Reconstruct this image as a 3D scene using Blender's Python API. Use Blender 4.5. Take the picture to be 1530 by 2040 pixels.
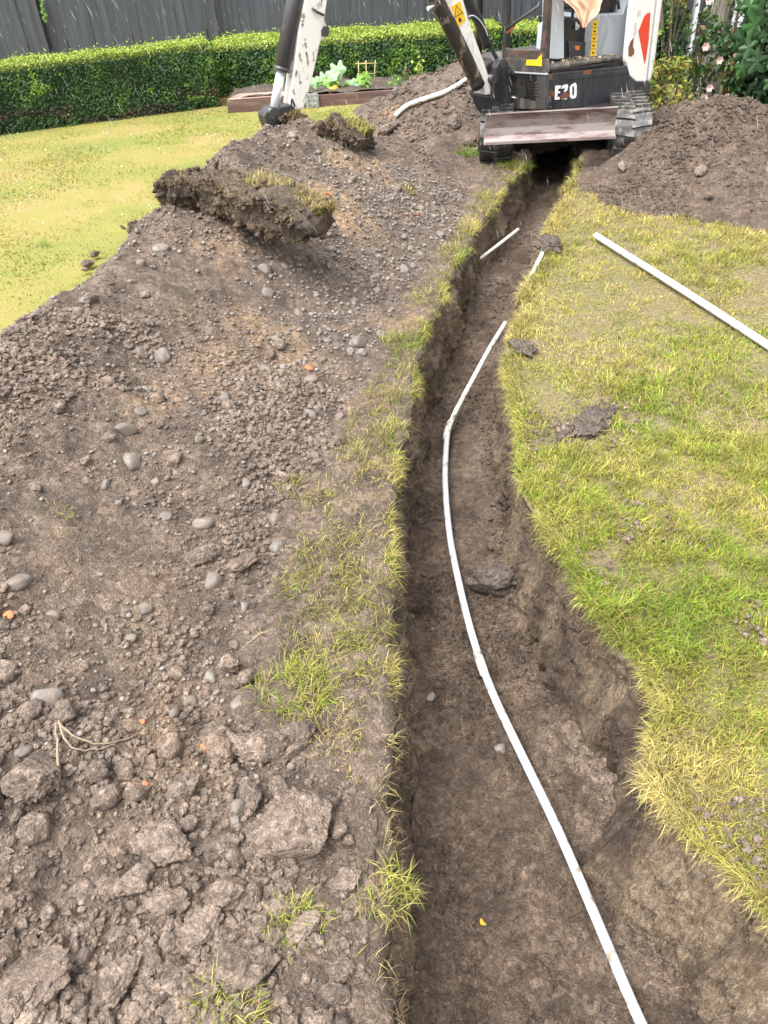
import bpy, bmesh, math, random
import numpy as np
from mathutils import Vector, Matrix, noise as mn
random.seed(7); RNG = np.random.default_rng(11)
for o in list(bpy.data.objects): bpy.data.objects.remove(o)
S = bpy.context.scene; COL = S.collection
R = math.radians

# ------------------------------------------------------------------ camera
IW, IH, FOC, PITCH, ROLL, CAMH = 1530, 2040, 1541.0, R(38.5), R(4.0), 1.6
_r0 = np.array([1., 0, 0]); _u0 = np.array([0, math.sin(PITCH), math.cos(PITCH)])
FWD = np.array([0, math.cos(PITCH), -math.sin(PITCH)])
RT = _r0 * math.cos(ROLL) - _u0 * math.sin(ROLL)
UP = _u0 * math.cos(ROLL) + _r0 * math.sin(ROLL)
CAMO = np.array([0, 0, CAMH])
cam_data = bpy.data.cameras.new('camera'); cam = bpy.data.objects.new('camera', cam_data); COL.objects.link(cam)
cam_data.sensor_fit = 'VERTICAL'; cam_data.sensor_height = 36; cam_data.lens = FOC / IH * 36
cam_data.clip_start = 0.02; cam_data.clip_end = 500
cam.matrix_world = Matrix(((RT[0], UP[0], -FWD[0], 0), (RT[1], UP[1], -FWD[1], 0), (RT[2], UP[2], -FWD[2], CAMH), (0, 0, 0, 1)))
S.camera = cam
# ------------------------------------------------------------------ sky, sun, exposure
SUN_EL, SUN_AZ = R(64), R(232)            # azimuth clockwise from +Y
w = bpy.data.worlds.new('World'); S.world = w; w.use_nodes = True
nt = w.node_tree; nt.nodes.clear()
sk = nt.nodes.new('ShaderNodeTexSky'); sk.sky_type = 'NISHITA'; sk.sun_disc = False
sk.sun_elevation = SUN_EL; sk.sun_rotation = SUN_AZ; sk.dust_density = 4; sk.air_density = 1.0
hs = nt.nodes.new('ShaderNodeHueSaturation'); hs.inputs['Saturation'].default_value = 0.08
bg = nt.nodes.new('ShaderNodeBackground'); bg.inputs['Strength'].default_value = 0.15
wo = nt.nodes.new('ShaderNodeOutputWorld')
nt.links.new(sk.outputs[0], hs.inputs['Color']); nt.links.new(hs.outputs[0], bg.inputs[0]); nt.links.new(bg.outputs[0], wo.inputs[0])
sd = bpy.data.lights.new('sun', 'SUN'); sd.energy = 1.3; sd.angle = R(38); sd.color = (1, .975, .94)
so = bpy.data.objects.new('sun', sd); COL.objects.link(so)
sv = Vector((math.sin(SUN_AZ) * math.cos(SUN_EL), math.cos(SUN_AZ) * math.cos(SUN_EL), math.sin(SUN_EL)))
so.rotation_euler = sv.to_track_quat('Z', 'Y').to_euler()
vs = S.view_settings; vs.view_transform = 'Standard'; vs.look = 'None'; vs.gamma = 1; vs.exposure = 1.65; vs.use_curve_mapping = False
S.cycles.max_bounces = 5; S.cycles.diffuse_bounces = 3; S.cycles.glossy_bounces = 2; S.cycles.transmission_bounces = 2; S.cycles.transparent_max_bounces = 6

# ------------------------------------------------------------------ helpers
def ray(px, py):
    d = FWD * FOC + RT * (px - IW / 2) - UP * (py - IH / 2); return d / np.linalg.norm(d)
def on_z(px, py, z=0.):
    d = ray(px, py); return CAMO + d * ((z - CAMH) / d[2])
def on_y(px, py, Y):
    d = ray(px, py); return CAMO + d * (Y / d[1])
def on_plane(px, py, p, n):
    d = ray(px, py); return CAMO + d * (np.dot(np.asarray(p) - CAMO, n) / np.dot(d, n))
def tag(o, label=None, cat=None, group=None, kind=None):
    if label: o['label'] = label
    if cat: o['category'] = cat
    if group: o['group'] = group
    if kind: o['kind'] = kind
    return o
def empty(name, loc, label=None, cat=None, group=None):
    o = bpy.data.objects.new(name, None); o.location = loc; o.empty_display_size = .1; COL.objects.link(o)
    return tag(o, label, cat, group)
def mesh_np(name, V, F, mat, smooth=False, col=None):
    """V (n,3); F (m,k) faces of one size or list of such arrays"""
    V = np.ascontiguousarray(V, dtype=np.float32)
    Fs = F if isinstance(F, list) else [F]
    me = bpy.data.meshes.new(name)
    me.vertices.add(len(V)); me.vertices.foreach_set('co', V.ravel())
    loops = np.concatenate([np.asarray(f, dtype=np.int32).ravel() for f in Fs])
    sizes = np.concatenate([np.full(len(f), np.asarray(f).shape[1], dtype=np.int32) for f in Fs])
    me.loops.add(len(loops)); me.loops.foreach_set('vertex_index', loops)
    me.polygons.add(len(sizes)); st = np.zeros(len(sizes), np.int32); st[1:] = np.cumsum(sizes)[:-1]
    me.polygons.foreach_set('loop_start', st); me.polygons.foreach_set('loop_total', sizes)
    me.polygons.foreach_set('use_smooth', np.full(len(sizes), smooth))
    me.update(calc_edges=True)
    if col is not None:
        a = me.color_attributes.new('col', 'FLOAT_COLOR', 'POINT')
        c = np.ones((len(V), 4), np.float32); c[:, :3] = col; a.data.foreach_set('color', c.ravel())
    if mat: me.materials.append(mat)
    return me
def link(name, me, parent=None, loc=None):
    o = bpy.data.objects.new(name, me); COL.objects.link(o)
    if parent: o.parent = parent
    if loc is not None: o.location = loc
    return o
def obj_np(name, V, F, mat, base=(0, 0, 0), parent=None, **k):
    o = link(name, mesh_np(name, np.asarray(V) - np.asarray(base), F, mat, **k), parent)
    if parent is None: o.location = base
    return o
class B:
    """collects world-space shapes in one bmesh, then links it as one mesh object"""
    def __init__(s): s.bm = bmesh.new()
    def prism(s, pts, depth, bev=0.):
        """pts: 3D outline; depth: extrusion vector"""
        b = bmesh.new(); vs_ = [b.verts.new(Vector(p)) for p in pts]; f = b.faces.new(vs_)
        g = bmesh.ops.extrude_face_region(b, geom=[f])['geom']
        bmesh.ops.translate(b, vec=Vector(depth), verts=[v for v in g if isinstance(v, bmesh.types.BMVert)])
        bmesh.ops.recalc_face_normals(b, faces=b.faces)
        if bev: bmesh.ops.bevel(b, geom=list(b.edges), offset=bev, segments=2, affect='EDGES', profile=.6, clamp_overlap=True)
        s._merge(b); return s
    def box(s, c, ax, ay, az, bev=0.):
        """centre and three half-axis vectors"""
        c, ax, ay, az = map(np.asarray, (c, ax, ay, az))
        return s.prism([c - ax - ay - az, c + ax - ay - az, c + ax + ay - az, c - ax + ay - az], 2 * az, bev)
    def abox(s, lo, hi, bev=0.):
        lo, hi = np.asarray(lo, float), np.asarray(hi, float); c = (lo + hi) / 2; h = (hi - lo) / 2
        return s.box(c, (h[0], 0, 0), (0, h[1], 0), (0, 0, h[2]), bev)
    def tube(s, pts, rad, n=10, flat=1., cap=True):
        pts = [Vector(p) for p in pts]; rads = rad if hasattr(rad, '__len__') else [rad] * len(pts)
        b = bmesh.new(); rings = []; prev = None
        for i, p in enumerate(pts):
            t = ((pts[min(i + 1, len(pts) - 1)] - pts[max(i - 1, 0)])).normalized()
            if prev is None:
                a = t.orthogonal().normalized()
                if abs(t.z) < .95: a = t.cross(Vector((0, 0, 1))).normalized()
            else: a = (prev - t * prev.dot(t)).normalized()
            prev = a; c = t.cross(a)
            rings.append([b.verts.new(p + (a * math.cos(q) + c * math.sin(q) * flat) * rads[i]) for q in [2 * math.pi * k / n for k in range(n)]])
        for r0, r1 in zip(rings, rings[1:]):
            for k in range(n): b.faces.new((r0[k], r0[(k + 1) % n], r1[(k + 1) % n], r1[k])).smooth = True
        if cap: b.faces.new(rings[0][::-1]); b.faces.new(rings[-1])
        bmesh.ops.recalc_face_normals(b, faces=b.faces); s._merge(b); return s
    def cyl(s, a, c, r, n=18): return s.tube([a, c], r, n)
    def _merge(s, b):
        me = bpy.data.meshes.new('tmp'); b.to_mesh(me); b.free(); s.bm.from_mesh(me); bpy.data.meshes.remove(me)
    def build(s, name, mat, parent=None, base=(0, 0, 0)):
        me = bpy.data.meshes.new(name); bmesh.ops.translate(s.bm, vec=-Vector(base), verts=s.bm.verts)
        s.bm.to_mesh(me); s.bm.free(); me.materials.append(mat); o = link(name, me, parent)
        if parent is None: o.location = base
        return o
# vectorised gradient-free value noise
_P = RNG.random(65536).astype(np.float32)
def _h(i, j, k): return _P[(i * 73856093 ^ j * 19349663 ^ k * 83492791) & 65535]
def vnoise(x, y, z=0.):
    x, y, z = np.broadcast_arrays(np.asarray(x, float), np.asarray(y, float), np.asarray(z, float))
    i, j, k = (np.floor(q).astype(np.int64) for q in (x, y, z)); u, v, t = x - i, y - j, z - k
    u, v, t = (q * q * (3 - 2 * q) for q in (u, v, t)); r = 0
    for a in (0, 1):
        for b in (0, 1):
            for c in (0, 1):
                r = r + _h(i + a, j + b, k + c) * (u if a else 1 - u) * (v if b else 1 - v) * (t if c else 1 - t)
    return r * 2 - 1
def fbm(x, y, z=0., oct=4, gain=.5):
    r, a, f = 0, 1., 1.
    for o in range(oct): r = r + a * vnoise(x * f + 17.3 * o, y * f - 9.1 * o, np.asarray(z) * f); a *= gain; f *= 2.03
    return r
def worley(x, y, seed=0):
    x, y = np.broadcast_arrays(np.asarray(x, float), np.asarray(y, float)); i, j = np.floor(x).astype(np.int64), np.floor(y).astype(np.int64); best = np.full(x.shape, 9.); rid = np.zeros(x.shape)
    for a in (-1, 0, 1):
        for b in (-1, 0, 1):
            ci, cj = i + a, j + b; d = (ci + _h(ci, cj, seed) - x) ** 2 + (cj + _h(ci, cj, seed + 7) - y) ** 2; k = d < best
            best = np.where(k, d, best); rid = np.where(k, _h(ci, cj, seed + 13), rid)
    return best, rid
def lumps2(x, y, cell, seed, thr=.35):
    wx = .25 * vnoise(x / cell * 1.7, y / cell * 1.7, seed); f, r = worley(x / cell + wx, y / cell - wx, seed); return np.clip(1 - f / .36, 0, 1) ** .7 * np.clip((r - thr) / (1 - thr), 0, 1)
def grid_faces(nr, nc):
    a = np.arange(nr * nc).reshape(nr, nc); return np.stack([a[:-1, :-1], a[:-1, 1:], a[1:, 1:], a[1:, :-1]], -1).reshape(-1, 4)

# ------------------------------------------------------------------ materials
MATS = {}
def mat(name, build):
    m = bpy.data.materials.new(name); m.use_nodes = True; t = m.node_tree; bs = t.nodes['Principled BSDF']
    build(t, bs); MATS[name] = m; return m
def N(t, typ, **k):
    n = t.nodes.new(typ)
    for a, v in k.items(): setattr(n, a, v)
    return n
def pos(t, scale=(1, 1, 1)):
    g = N(t, 'ShaderNodeNewGeometry'); m = N(t, 'ShaderNodeMapping'); m.inputs['Scale'].default_value = scale
    t.links.new(g.outputs['Position'], m.inputs[0]); return m.outputs[0]
def nz(t, vec, scale, detail=4, rough=.6):
    n = N(t, 'ShaderNodeTexNoise'); n.inputs['Scale'].default_value = scale; n.inputs['Detail'].default_value = detail
    n.inputs['Roughness'].default_value = rough; t.links.new(vec, n.inputs['Vector']); return n.outputs[0]
def ramp(t, fac, stops):
    r = N(t, 'ShaderNodeValToRGB'); e = r.color_ramp.elements
    while len(e) < len(stops): e.new(.5)
    for q, (p, c) in zip(e, stops): q.position = p; q.color = (*c, 1) if hasattr(c, '__len__') else (c, c, c, 1)
    t.links.new(fac, r.inputs[0]); return r.outputs[0]
def mixc(t, fac, a, b, mode='MIX'):
    n = N(t, 'ShaderNodeMix', data_type='RGBA', blend_type=mode)
    for s, v in ((n.inputs[0], fac), (n.inputs[6], a), (n.inputs[7], b)):
        if isinstance(v, bpy.types.NodeSocket): t.links.new(v, s)
        else: s.default_value = v if not hasattr(v, '__len__') else (*v[:3], 1)
    return n.outputs[2]
def bump(t, bs, h, strength=.5, dist=.01):
    b = N(t, 'ShaderNodeBump'); b.inputs['Strength'].default_value = strength; b.inputs['Distance'].default_value = dist
    t.links.new(h, b.inputs['Height']); t.links.new(b.outputs[0], bs.inputs['Normal'])
def setc(t, bs, c):
    if isinstance(c, bpy.types.NodeSocket): t.links.new(c, bs.inputs['Base Color'])
    else: bs.inputs['Base Color'].default_value = (*c, 1)
def soil(c_dark, c_mid, c_tan, tan_lo=.6, tan_hi=.75, stretch=(1, 1, 1), wet=.5, fine=180, bstr=.6):
    def f(t, bs):
        p = pos(t, stretch); a = nz(t, p, 9, 6, .65); b = nz(t, p, 2.3, 3, .5); c = nz(t, p, fine, 3, .6)
        col = ramp(t, a, [(.3, c_dark), (.62, c_mid)])
        col = mixc(t, ramp(t, b, [(tan_lo, 0.), (tan_hi, 1.)]), col, c_tan)
        col = mixc(t, .55, col, ramp(t, c, [(.3, (.35, .33, .32)), (.72, (1.5, 1.5, 1.5))]), 'MULTIPLY')
        for vs_c, amt in ((55, .5), (150, .45)):
            vo = N(t, 'ShaderNodeTexVoronoi'); vo.inputs['Scale'].default_value = vs_c; vo.inputs['Randomness'].default_value = 1; t.links.new(p, vo.inputs['Vector'])
            sx_ = N(t, 'ShaderNodeSeparateColor'); t.links.new(vo.outputs['Color'], sx_.inputs[0]); col = mixc(t, amt, col, ramp(t, sx_.outputs[0], [(.0, (.45, .43, .42)), (.6, (1., 1., 1.)), (1., (1.75, 1.75, 1.78))]), 'MULTIPLY')
        setc(t, bs, col)
        t.links.new(ramp(t, nz(t, p, 5, 4, .6), [(.35, wet), (.65, .92)]), bs.inputs['Roughness'])
        bs.inputs['Specular IOR Level'].default_value = .45
        mm = N(t, 'ShaderNodeMath', operation='ADD'); t.links.new(c, mm.inputs[0]); t.links.new(nz(t, p, 50, 5, .7), mm.inputs[1])
        bump(t, bs, mm.outputs[0], bstr, .012)
    return f
mat('heap_soil', soil((.074, .053, .039), (.190, .142, .107), (.30, .205, .125), .56, .72, bstr=1.))  # damp under-layer, darker than the crumbs so shade between them is in the colour
mat('trench_soil', soil((.058, .040, .028), (.145, .103, .073), (.215, .163, .122), .53, .70, wet=.34, bstr=.9))
mat('right_heap_soil', soil((.064, .045, .032), (.150, .108, .079), (.195, .138, .096), .6, .8, bstr=1.))
def wallm(t, bs):
    soil((.085, .060, .042), (.19, .138, .095), (.30, .225, .15), .44, .60, stretch=(2.2, 2.2, .30), wet=.6, bstr=1.)(t, bs)
    old = bs.inputs['Base Color'].links[0].from_socket; g = N(t, 'ShaderNodeNewGeometry'); sx = N(t, 'ShaderNodeSeparateXYZ'); t.links.new(g.outputs['Position'], sx.inputs[0])
    ad = N(t, 'ShaderNodeMath', operation='MULTIPLY_ADD'); t.links.new(nz(t, pos(t), 6, 4), ad.inputs[0]); ad.inputs[1].default_value = .16; t.links.new(sx.outputs[2], ad.inputs[2])
    setc(t, bs, mixc(t, ramp(t, ad.outputs[0], [(.0, 0.), (.07, .85)]), old, (.062, .043, .030)))      # dark root zone of the topsoil
mat('wall_soil', wallm)
def wallr(t, bs):
    soil((.058, .040, .028), (.150, .106, .073), (.27, .20, .132), .46, .62, stretch=(2.4, 2.4, .26), wet=.55, bstr=1.)(t, bs)
mat('right_wall_soil', wallr)
mat('clod_soil', soil((.125, .093, .071), (.255, .196, .153), (.29, .21, .145), .58, .78, wet=.38, bstr=.9))
mat('dark_clod', soil((.05, .038, .03), (.11, .085, .066), (.13, .10, .07), .6, .75))
def stone(t, bs):
    oi = N(t, 'ShaderNodeObjectInfo'); p = pos(t)
    c = ramp(t, oi.outputs['Random'], [(0, (.105, .089, .078)), (.35, (.165, .147, .132)), (.7, (.215, .195, .178)), (1, (.17, .135, .106))])
    c = mixc(t, ramp(t, nz(t, p, 28, 4), [(.38, 0.), (.55, .9)]), c, (.155, .122, .098))
    setc(t, bs, c); bs.inputs['Roughness'].default_value = .6; bump(t, bs, nz(t, p, 110, 5, .7), .5, .006)
mat('stone', stone)
def colattr(rough=.6, trans=.0, spec=.4):
    def f(t, bs):
        a = N(t, 'ShaderNodeVertexColor', layer_name='col'); setc(t, bs, a.outputs[0]); bs.inputs['Roughness'].default_value = rough
        bs.inputs['Specular IOR Level'].default_value = spec
        if trans:
            d = N(t, 'ShaderNodeBsdfTranslucent'); t.links.new(a.outputs[0], d.inputs[0]); m = N(t, 'ShaderNodeMixShader'); m.inputs[0].default_value = trans
            t.links.new(bs.outputs[0], m.inputs[1]); t.links.new(d.outputs[0], m.inputs[2]); t.links.new(m.outputs[0], t.nodes['Material Output'].inputs[0])
    return f
mat('grass_blade', colattr(.55, .35)); mat('leaf', colattr(.42, .28)); mat('pebble', colattr(.5))
def lawnm(t, bs):
    p = pos(t); a = nz(t, p, 1.3, 4, .6); b = nz(t, p, 60, 4, .7)
    c = ramp(t, a, [(.35, (.17, .155, .06)), (.5, (.20, .16, .075)), (.66, (.21, .165, .095))])
    c = mixc(t, ramp(t, b, [(.35, .75), (.6, 0.)]), c, (.06, .05, .028)); setc(t, bs, c); bs.inputs['Roughness'].default_value = .9
    bump(t, bs, b, .6, .02)
mat('lawn_soil', lawnm)
def lawnl(t, bs):
    p = pos(t); c = ramp(t, nz(t, p, 1.1, 4, .6), [(.35, (.16, .18, .035)), (.5, (.22, .20, .045)), (.66, (.27, .205, .07))]); b = nz(t, p, 70, 4, .7)
    setc(t, bs, mixc(t, ramp(t, b, [(.35, .12), (.6, 0.)]), c, (.17, .15, .04))); bs.inputs['Roughness'].default_value = .9; bump(t, bs, b, .5, .02)
mat('lawn_soil_left', lawnl)
def plain(c, rough=.5, metal=0., n_scale=0, n_col=None, lo=.5, hi=.65, stretch=(1, 1, 1), bmp=0., coat=0.):
    def f(t, bs):
        bs.inputs['Roughness'].default_value = rough; bs.inputs['Metallic'].default_value = metal; bs.inputs['Coat Weight'].default_value = coat
        if n_scale:
            v = nz(t, pos(t, stretch), n_scale, 6, .65); setc(t, bs, mixc(t, ramp(t, v, [(lo, 0.), (hi, 1.)]), c, n_col))
            if bmp: bump(t, bs, v, bmp, .005)
        else: setc(t, bs, c)
    return f
mat('white_plastic', plain((.56, .58, .625), .36, 0, 24, (.26, .205, .155), .555, .66))
mat('pipe_muddy', plain((.66, .64, .58), .4, 0, 30, (.17, .13, .10), .54, .66))
mat('white_paint', plain((.74, .73, .69), .38, 0, 22, (.42, .39, .34), .56, .74, (1, 1, .5), 0, .2))
mat('stick_paint', plain((.72, .70, .66), .42, 0, 30, (.10, .085, .07), .56, .66, (1, 1, .55)))
mat('black_paint', plain((.022, .022, .025), .36, 0, 16, (.085, .07, .06), .5, .75, (1, 1, .4), .1))
mat('black_panel', plain((.026, .028, .034), .40, 0, 14, (.075, .072, .075), .46, .75, (1, 1, .25), .08))
mat('dirty_panel', plain((.055, .052, .048), .45, 0, 12, (.22, .19, .15), .48, .72, (1, 1, .3)))
mat('rust', plain((.20, .075, .035), .75, 0, 25, (.06, .035, .025), .45, .6))
mat('rusty_frame', plain((.105, .06, .042), .65, 0, 20, (.035, .03, .028), .40, .58))
mat('muddy_steel', plain((.028, .022, .019), .55, 0, 15, (.20, .145, .10), .52, .60, (1, 1, .6), .3))
mat('blade_steel', plain((.27, .225, .215), .34, .2, 11, (.12, .068, .062), .47, .62, (.4, 1, 2.2), .15))
mat('chrome', plain((.72, .75, .80), .28, .45))
mat('barrel_grey', plain((.05, .05, .054), .35, 0, 20, (.11, .10, .09), .55, .7))
mat('rubber', plain((.018, .018, .019), .42, 0, 14, (.09, .08, .068), .5, .62, (1, 1, 1), .3))
mat('muddy_rubber', plain((.045, .042, .040), .35, 0, 16, (.19, .175, .16), .48, .62, (1, 1, 1), .3))
mat('grey_paint', plain((.34, .37, .40), .42, 0, 18, (.22, .22, .22), .5, .7, (1, 1, .3)))
mat('pale_grey', plain((.50, .54, .58), .4))
mat('orange_red', plain((.62, .055, .025), .38, 0, 40, (.6, .35, .28), .66, .72))
mat('yellow_decal', plain((.78, .48, .02), .45, 0, 60, (.45, .28, .05), .6, .72))
mat('black_ink', plain((.02, .02, .02), .6)); mat('white_ink', plain((.8, .8, .78), .5)); mat('orange_ink', plain((.75, .2, .03), .5))
mat('peach_cloth', plain((.78, .52, .36), .85, 0, 9, (.68, .42, .28), .5, .7, (1, 1, 1), .3))
mat('fence_board', plain((.040, .045, .054), .5, 0, 3.2, (.068, .076, .09), .42, .68, (6, 1, .35)))
mat('dark_board', plain((.045, .045, .055), .6, 0, 4, (.075, .07, .08), .45, .7, (6, 6, .4)))
mat('siding', plain((.72, .76, .82), .5)); 
mat('bed_wood', plain((.10, .055, .044), .62, 0, 9, (.19, .125, .105), .5, .7, (.3, 1, 3)))
mat('bed_top', plain((.33, .23, .19), .7, 0, 12, (.22, .14, .11), .48, .68, (.25, 2, 1)))
mat('galvanised', plain((.42, .44, .44), .45, .4, 40, (.26, .27, .27), .45, .6))
mat('bamboo', plain((.40, .33, .13), .5)); mat('bark', plain((.24, .215, .185), .85, 0, 14, (.075, .062, .05), .42, .62, (3, 3, .35), .8))
mat('hedge_core', plain((.022, .04, .016), .9)); mat('stem_green', plain((.16, .26, .06), .5)); mat('twig', plain((.16, .115, .08), .8))
mat('root', plain((.28, .215, .15), .8, 0, 40, (.17, .125, .09))); mat('terracotta', plain((.55, .15, .06), .75)); mat('yellow_leaf', plain((.72, .42, .05), .5))
mat('petal', plain((.78, .50, .45), .6, 0, 60, (.82, .64, .56), .4, .6)); mat('squash_yellow', plain((.75, .5, .05), .4))
mat('sod_roots', soil((.038, .027, .019), (.10, .073, .051), (.145, .105, .07), .5, .7, fine=120, bstr=1.))
def water(t, bs):
    bs.inputs['Base Color'].default_value = (.85, .88, .92, 1); bs.inputs['Roughness'].default_value = .1; bs.inputs['Alpha'].default_value = .38
mat('rain_water', water)
M = MATS

# ------------------------------------------------------------------ terrain functions
RIML = ([-1.5, .55, .96, 1.5, 2.06, 2.43, 3.45, 4.05, 4.82, 5.71, 6.2, 7.7], [-.06, -.05, -.05, -.01, .04, .08, .27, .45, .73, 1.12, 1.28, 1.62])
RIMR = ([-1.5, .3, .69, .82, .96, 1.18, 1.46, 1.8, 2.07, 2.44, 3.0, 3.61, 4.1, 4.41, 4.91, 5.63, 6.2, 7.7], [.80, .78, .71, .61, .56, .62, .57, .53, .46, .50, .55, .68, .93, 1.0, 1.18, 1.46, 1.62, 1.96])
YEND = 7.7
def rim_l(y): return np.interp(y, *RIML) + .022 * fbm(y * 3.1, 4.2, oct=4) + .012 * fbm(y * 14, 6.2, oct=3)
def rim_r(y): return np.interp(y, *RIMR) + .035 * np.clip((np.asarray(y) - 1.7) * 2, 0, 1) + .024 * fbm(y * 3.4, 9.7, oct=4) + .012 * fbm(y * 13, 2.7, oct=3)
def floor_z(x, y):
    x, y = np.broadcast_arrays(np.asarray(x, float), np.asarray(y, float))
    z = -.392 + .11 * np.clip((y - 3.8) / 1.8, 0, 1) + .02 * fbm(x * 3, y * 2, 5) + .006 * fbm(x * 22, y * 22, 3, oct=3)
    return z + .007 * fbm(x * 18, y * 18, 2, oct=4, gain=.65) + np.clip(.5 + vnoise(x * 5, y * 3, 77), .1, 1) * (.018 * lumps2(x, y, .07, 21, .45) + .012 * lumps2(x, y, .032, 22, .3) + .007 * lumps2(x, y, .016, 23))
YK = [-1, .98, 1.2, 2.0, 2.6, 3.1, 3.7, 4.3, 5.0, 5.6, 6.1, 6.6]
XC = [-2.1, -1.9, -1.75, -1.5, -1.28, -1.12, -1.0, -.78, -.52, -.28, -.1, 0.]
HC = [.30, .36, .43, .48, .49, .47, .50, .56, .58, .50, .30, .0]
XR = [.06, .05, -.30, -.20, -.02, .10, .24, .46, .76, .96, .95, .7]
XL = [-2.9, -2.8, -2.6, -2.3, -2.05, -1.75, -1.55, -1.35, -1.15, -.95, -.8, -.6]
def heap_l(x, y, fine=True):
    x, y = np.broadcast_arrays(np.asarray(x, float), np.asarray(y, float))
    xw = x + .06 * fbm(x * 2.2, y * 2.2, 1.5, oct=3); yw = y + .10 * fbm(x * 1.8, y * 1.8, 8.5, oct=2)
    xc, hc, xr, xl = (np.interp(yw, YK, a) for a in (XC, HC, XR, XL))
    t = np.where(xw > xc, (xw - xc) / np.maximum(xr - xc, .05), (xc - xw) / np.maximum(xc - xl, .05))
    tt = np.clip(t, 0, 1); p = .4 * (.5 + .5 * np.cos(np.pi * tt)) + .6 * (1 - tt)
    p = p - np.clip(t - 1, 0, 3) * .35
    z = hc * p
    m = np.clip(1.15 - t, 0, 1)
    z = z + m * (.050 * fbm(x * 2.6, y * 2.6, 2.2, oct=3) + .03 * np.clip(1.3 - y, 0, 1) * fbm(x * 6, y * 6, 4, oct=2))
    # slope runnels across the fall line
    z = z + m * .012 * fbm((x + y * .45) * 3, (y - x * .45) * 13, 7, oct=2)
    if fine:
        rub = np.clip(.38 + .75 * vnoise(x * 2.0, y * 2.0, 33) + .35 * vnoise(x * 6, y * 6, 35) + .6 * np.clip(1.45 - y, 0, 1), .22, 1.1)
        z = z + np.clip(1.3 - t, .1, 1) * (.008 * fbm(x * 19, y * 19, 6, oct=4, gain=.65) + rub * (.020 * lumps2(x, y, .085, 3, .5) + .019 * lumps2(x, y, .036, 4, .35) + .012 * lumps2(x, y, .0185, 5, .25)))
    return z - .012
def cone(cx, cy, rx, ry, h, seed):
    def f(x, y, fine=True):
        x, y = np.broadcast_arrays(np.asarray(x, float), np.asarray(y, float))
        d = np.sqrt(((x - cx) / rx) ** 2 + ((y - cy) / ry) ** 2) + .14 * fbm(x * 1.7, y * 1.7, seed, oct=3)
        z = h * (np.where(d < .22, 1 - d * d / .44 * 1.0, 1 - d + .11) / 1.0) * .98 - np.clip(d - 1.1, 0, 9) * .0
        m = np.clip(1.2 - d, 0, 1)
        z = z + m * (.04 * fbm(x * 4, y * 4, seed + 1, oct=3))
        if fine: z = z + np.clip(1.3 - d, .1, 1) * (.012 * fbm(x * 17, y * 17, seed + 2, oct=4, gain=.6) + .008 * fbm((x * .5 + y) * 5, x * 22, seed + 3, oct=2))
        return z - .02
    return f
heap_r0 = cone(2.44, 5.72, 1.04, 1.20, .41, 31.)
def heap_r(x, y, fine=True): return heap_r0(x, y, fine) - .5 * np.clip((rim_r(y) + .16 - x) / .2, 0, 2) - .5 * np.clip((2.24 - x) / .22, 0, 1) * np.clip((np.asarray(y) - 5.62) / .25, 0, 1) + (fine * (.022 * lumps2(np.asarray(x, float), np.asarray(y, float), .09, 8, .4) + .014 * lumps2(np.asarray(x, float), np.asarray(y, float), .045, 9, .3)))
heap_b = cone(1.05, 7.65, .95, 1.25, .50, 53.)
def ground_z(x, y): return .012 * fbm(np.asarray(x) * 1.1, np.asarray(y) * 1.1, 21, oct=3)
def in_trench(x, y): return (np.asarray(y) < YEND) & (x > rim_l(y)) & (x < rim_r(y))
def surf(x, y):
    g = np.where(in_trench(x, y), floor_z(x, y), ground_z(x, y))
    return np.maximum.reduce([g, np.where(in_trench(x, y), -9, heap_l(x, y)), heap_r(x, y), heap_b(x, y)])
def hit(px, py, extra=0.):
    d = ray(px, py); t = np.arange(.6, 14, .004); p = CAMO + d * t[:, None]
    s = surf(p[:, 0], p[:, 1]) + extra; i = np.argmax(p[:, 2] < s); return p[i]
def rng_at(p): return float(np.dot(np.asarray(p) - CAMO, FWD))       # depth along the optical axis

# ------------------------------------------------------------------ ground: lawn sheet with the trench cut into it
def spaced(a, b, d0, k):
    r = [a]
    while r[-1] < b: r.append(r[-1] + d0 + k * max(r[-1], 0))
    r[-1] = b; return np.array(r)
ys = np.concatenate([[-12, -6, -3], spaced(-1.5, YEND, .018, .006), np.array([7.9, 8.2, 8.6, 9, 10, 12, 16, 24, 40, 80, 160])])
ta = np.concatenate([np.linspace(0, 1, 40) ** 2.2])          # 0 at rim
def strip(sign):
    V = []
    for y in ys:
        yy = min(y, YEND); xr_ = float((rim_l if sign < 0 else rim_r)(max(min(yy, YEND), -1.5)))
        if y >= YEND: xr_ = 1.79 if y > YEND + .05 else xr_
        x = xr_ + sign * ta * 90
        x = np.where(ta < 1e-9, xr_, x); z = ground_z(x, y) - (.05 if sign < 0 else .02) * np.exp(-np.abs(x - xr_) / (.06 if sign < 0 else .03))
        V.append(np.stack([x, np.full_like(x, y), z], 1))
    V = np.concatenate(V); F = grid_faces(len(ys), len(ta)); return V, (F if sign > 0 else F[:, ::-1])
lawn = []
Va, Fa = strip(-1); Vb, Fb = strip(1)
for Vq, Fq, mq, lab in ((Va, Fa, 'lawn_soil_left', 'bright yellowing lawn ground left of the trench'), (Vb, Fb, 'lawn_soil', 'lawn ground right of the trench')):
    tag(obj_np('lawn', Vq, Fq, M[mq], smooth=True), lab, 'lawn', kind='structure')
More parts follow.
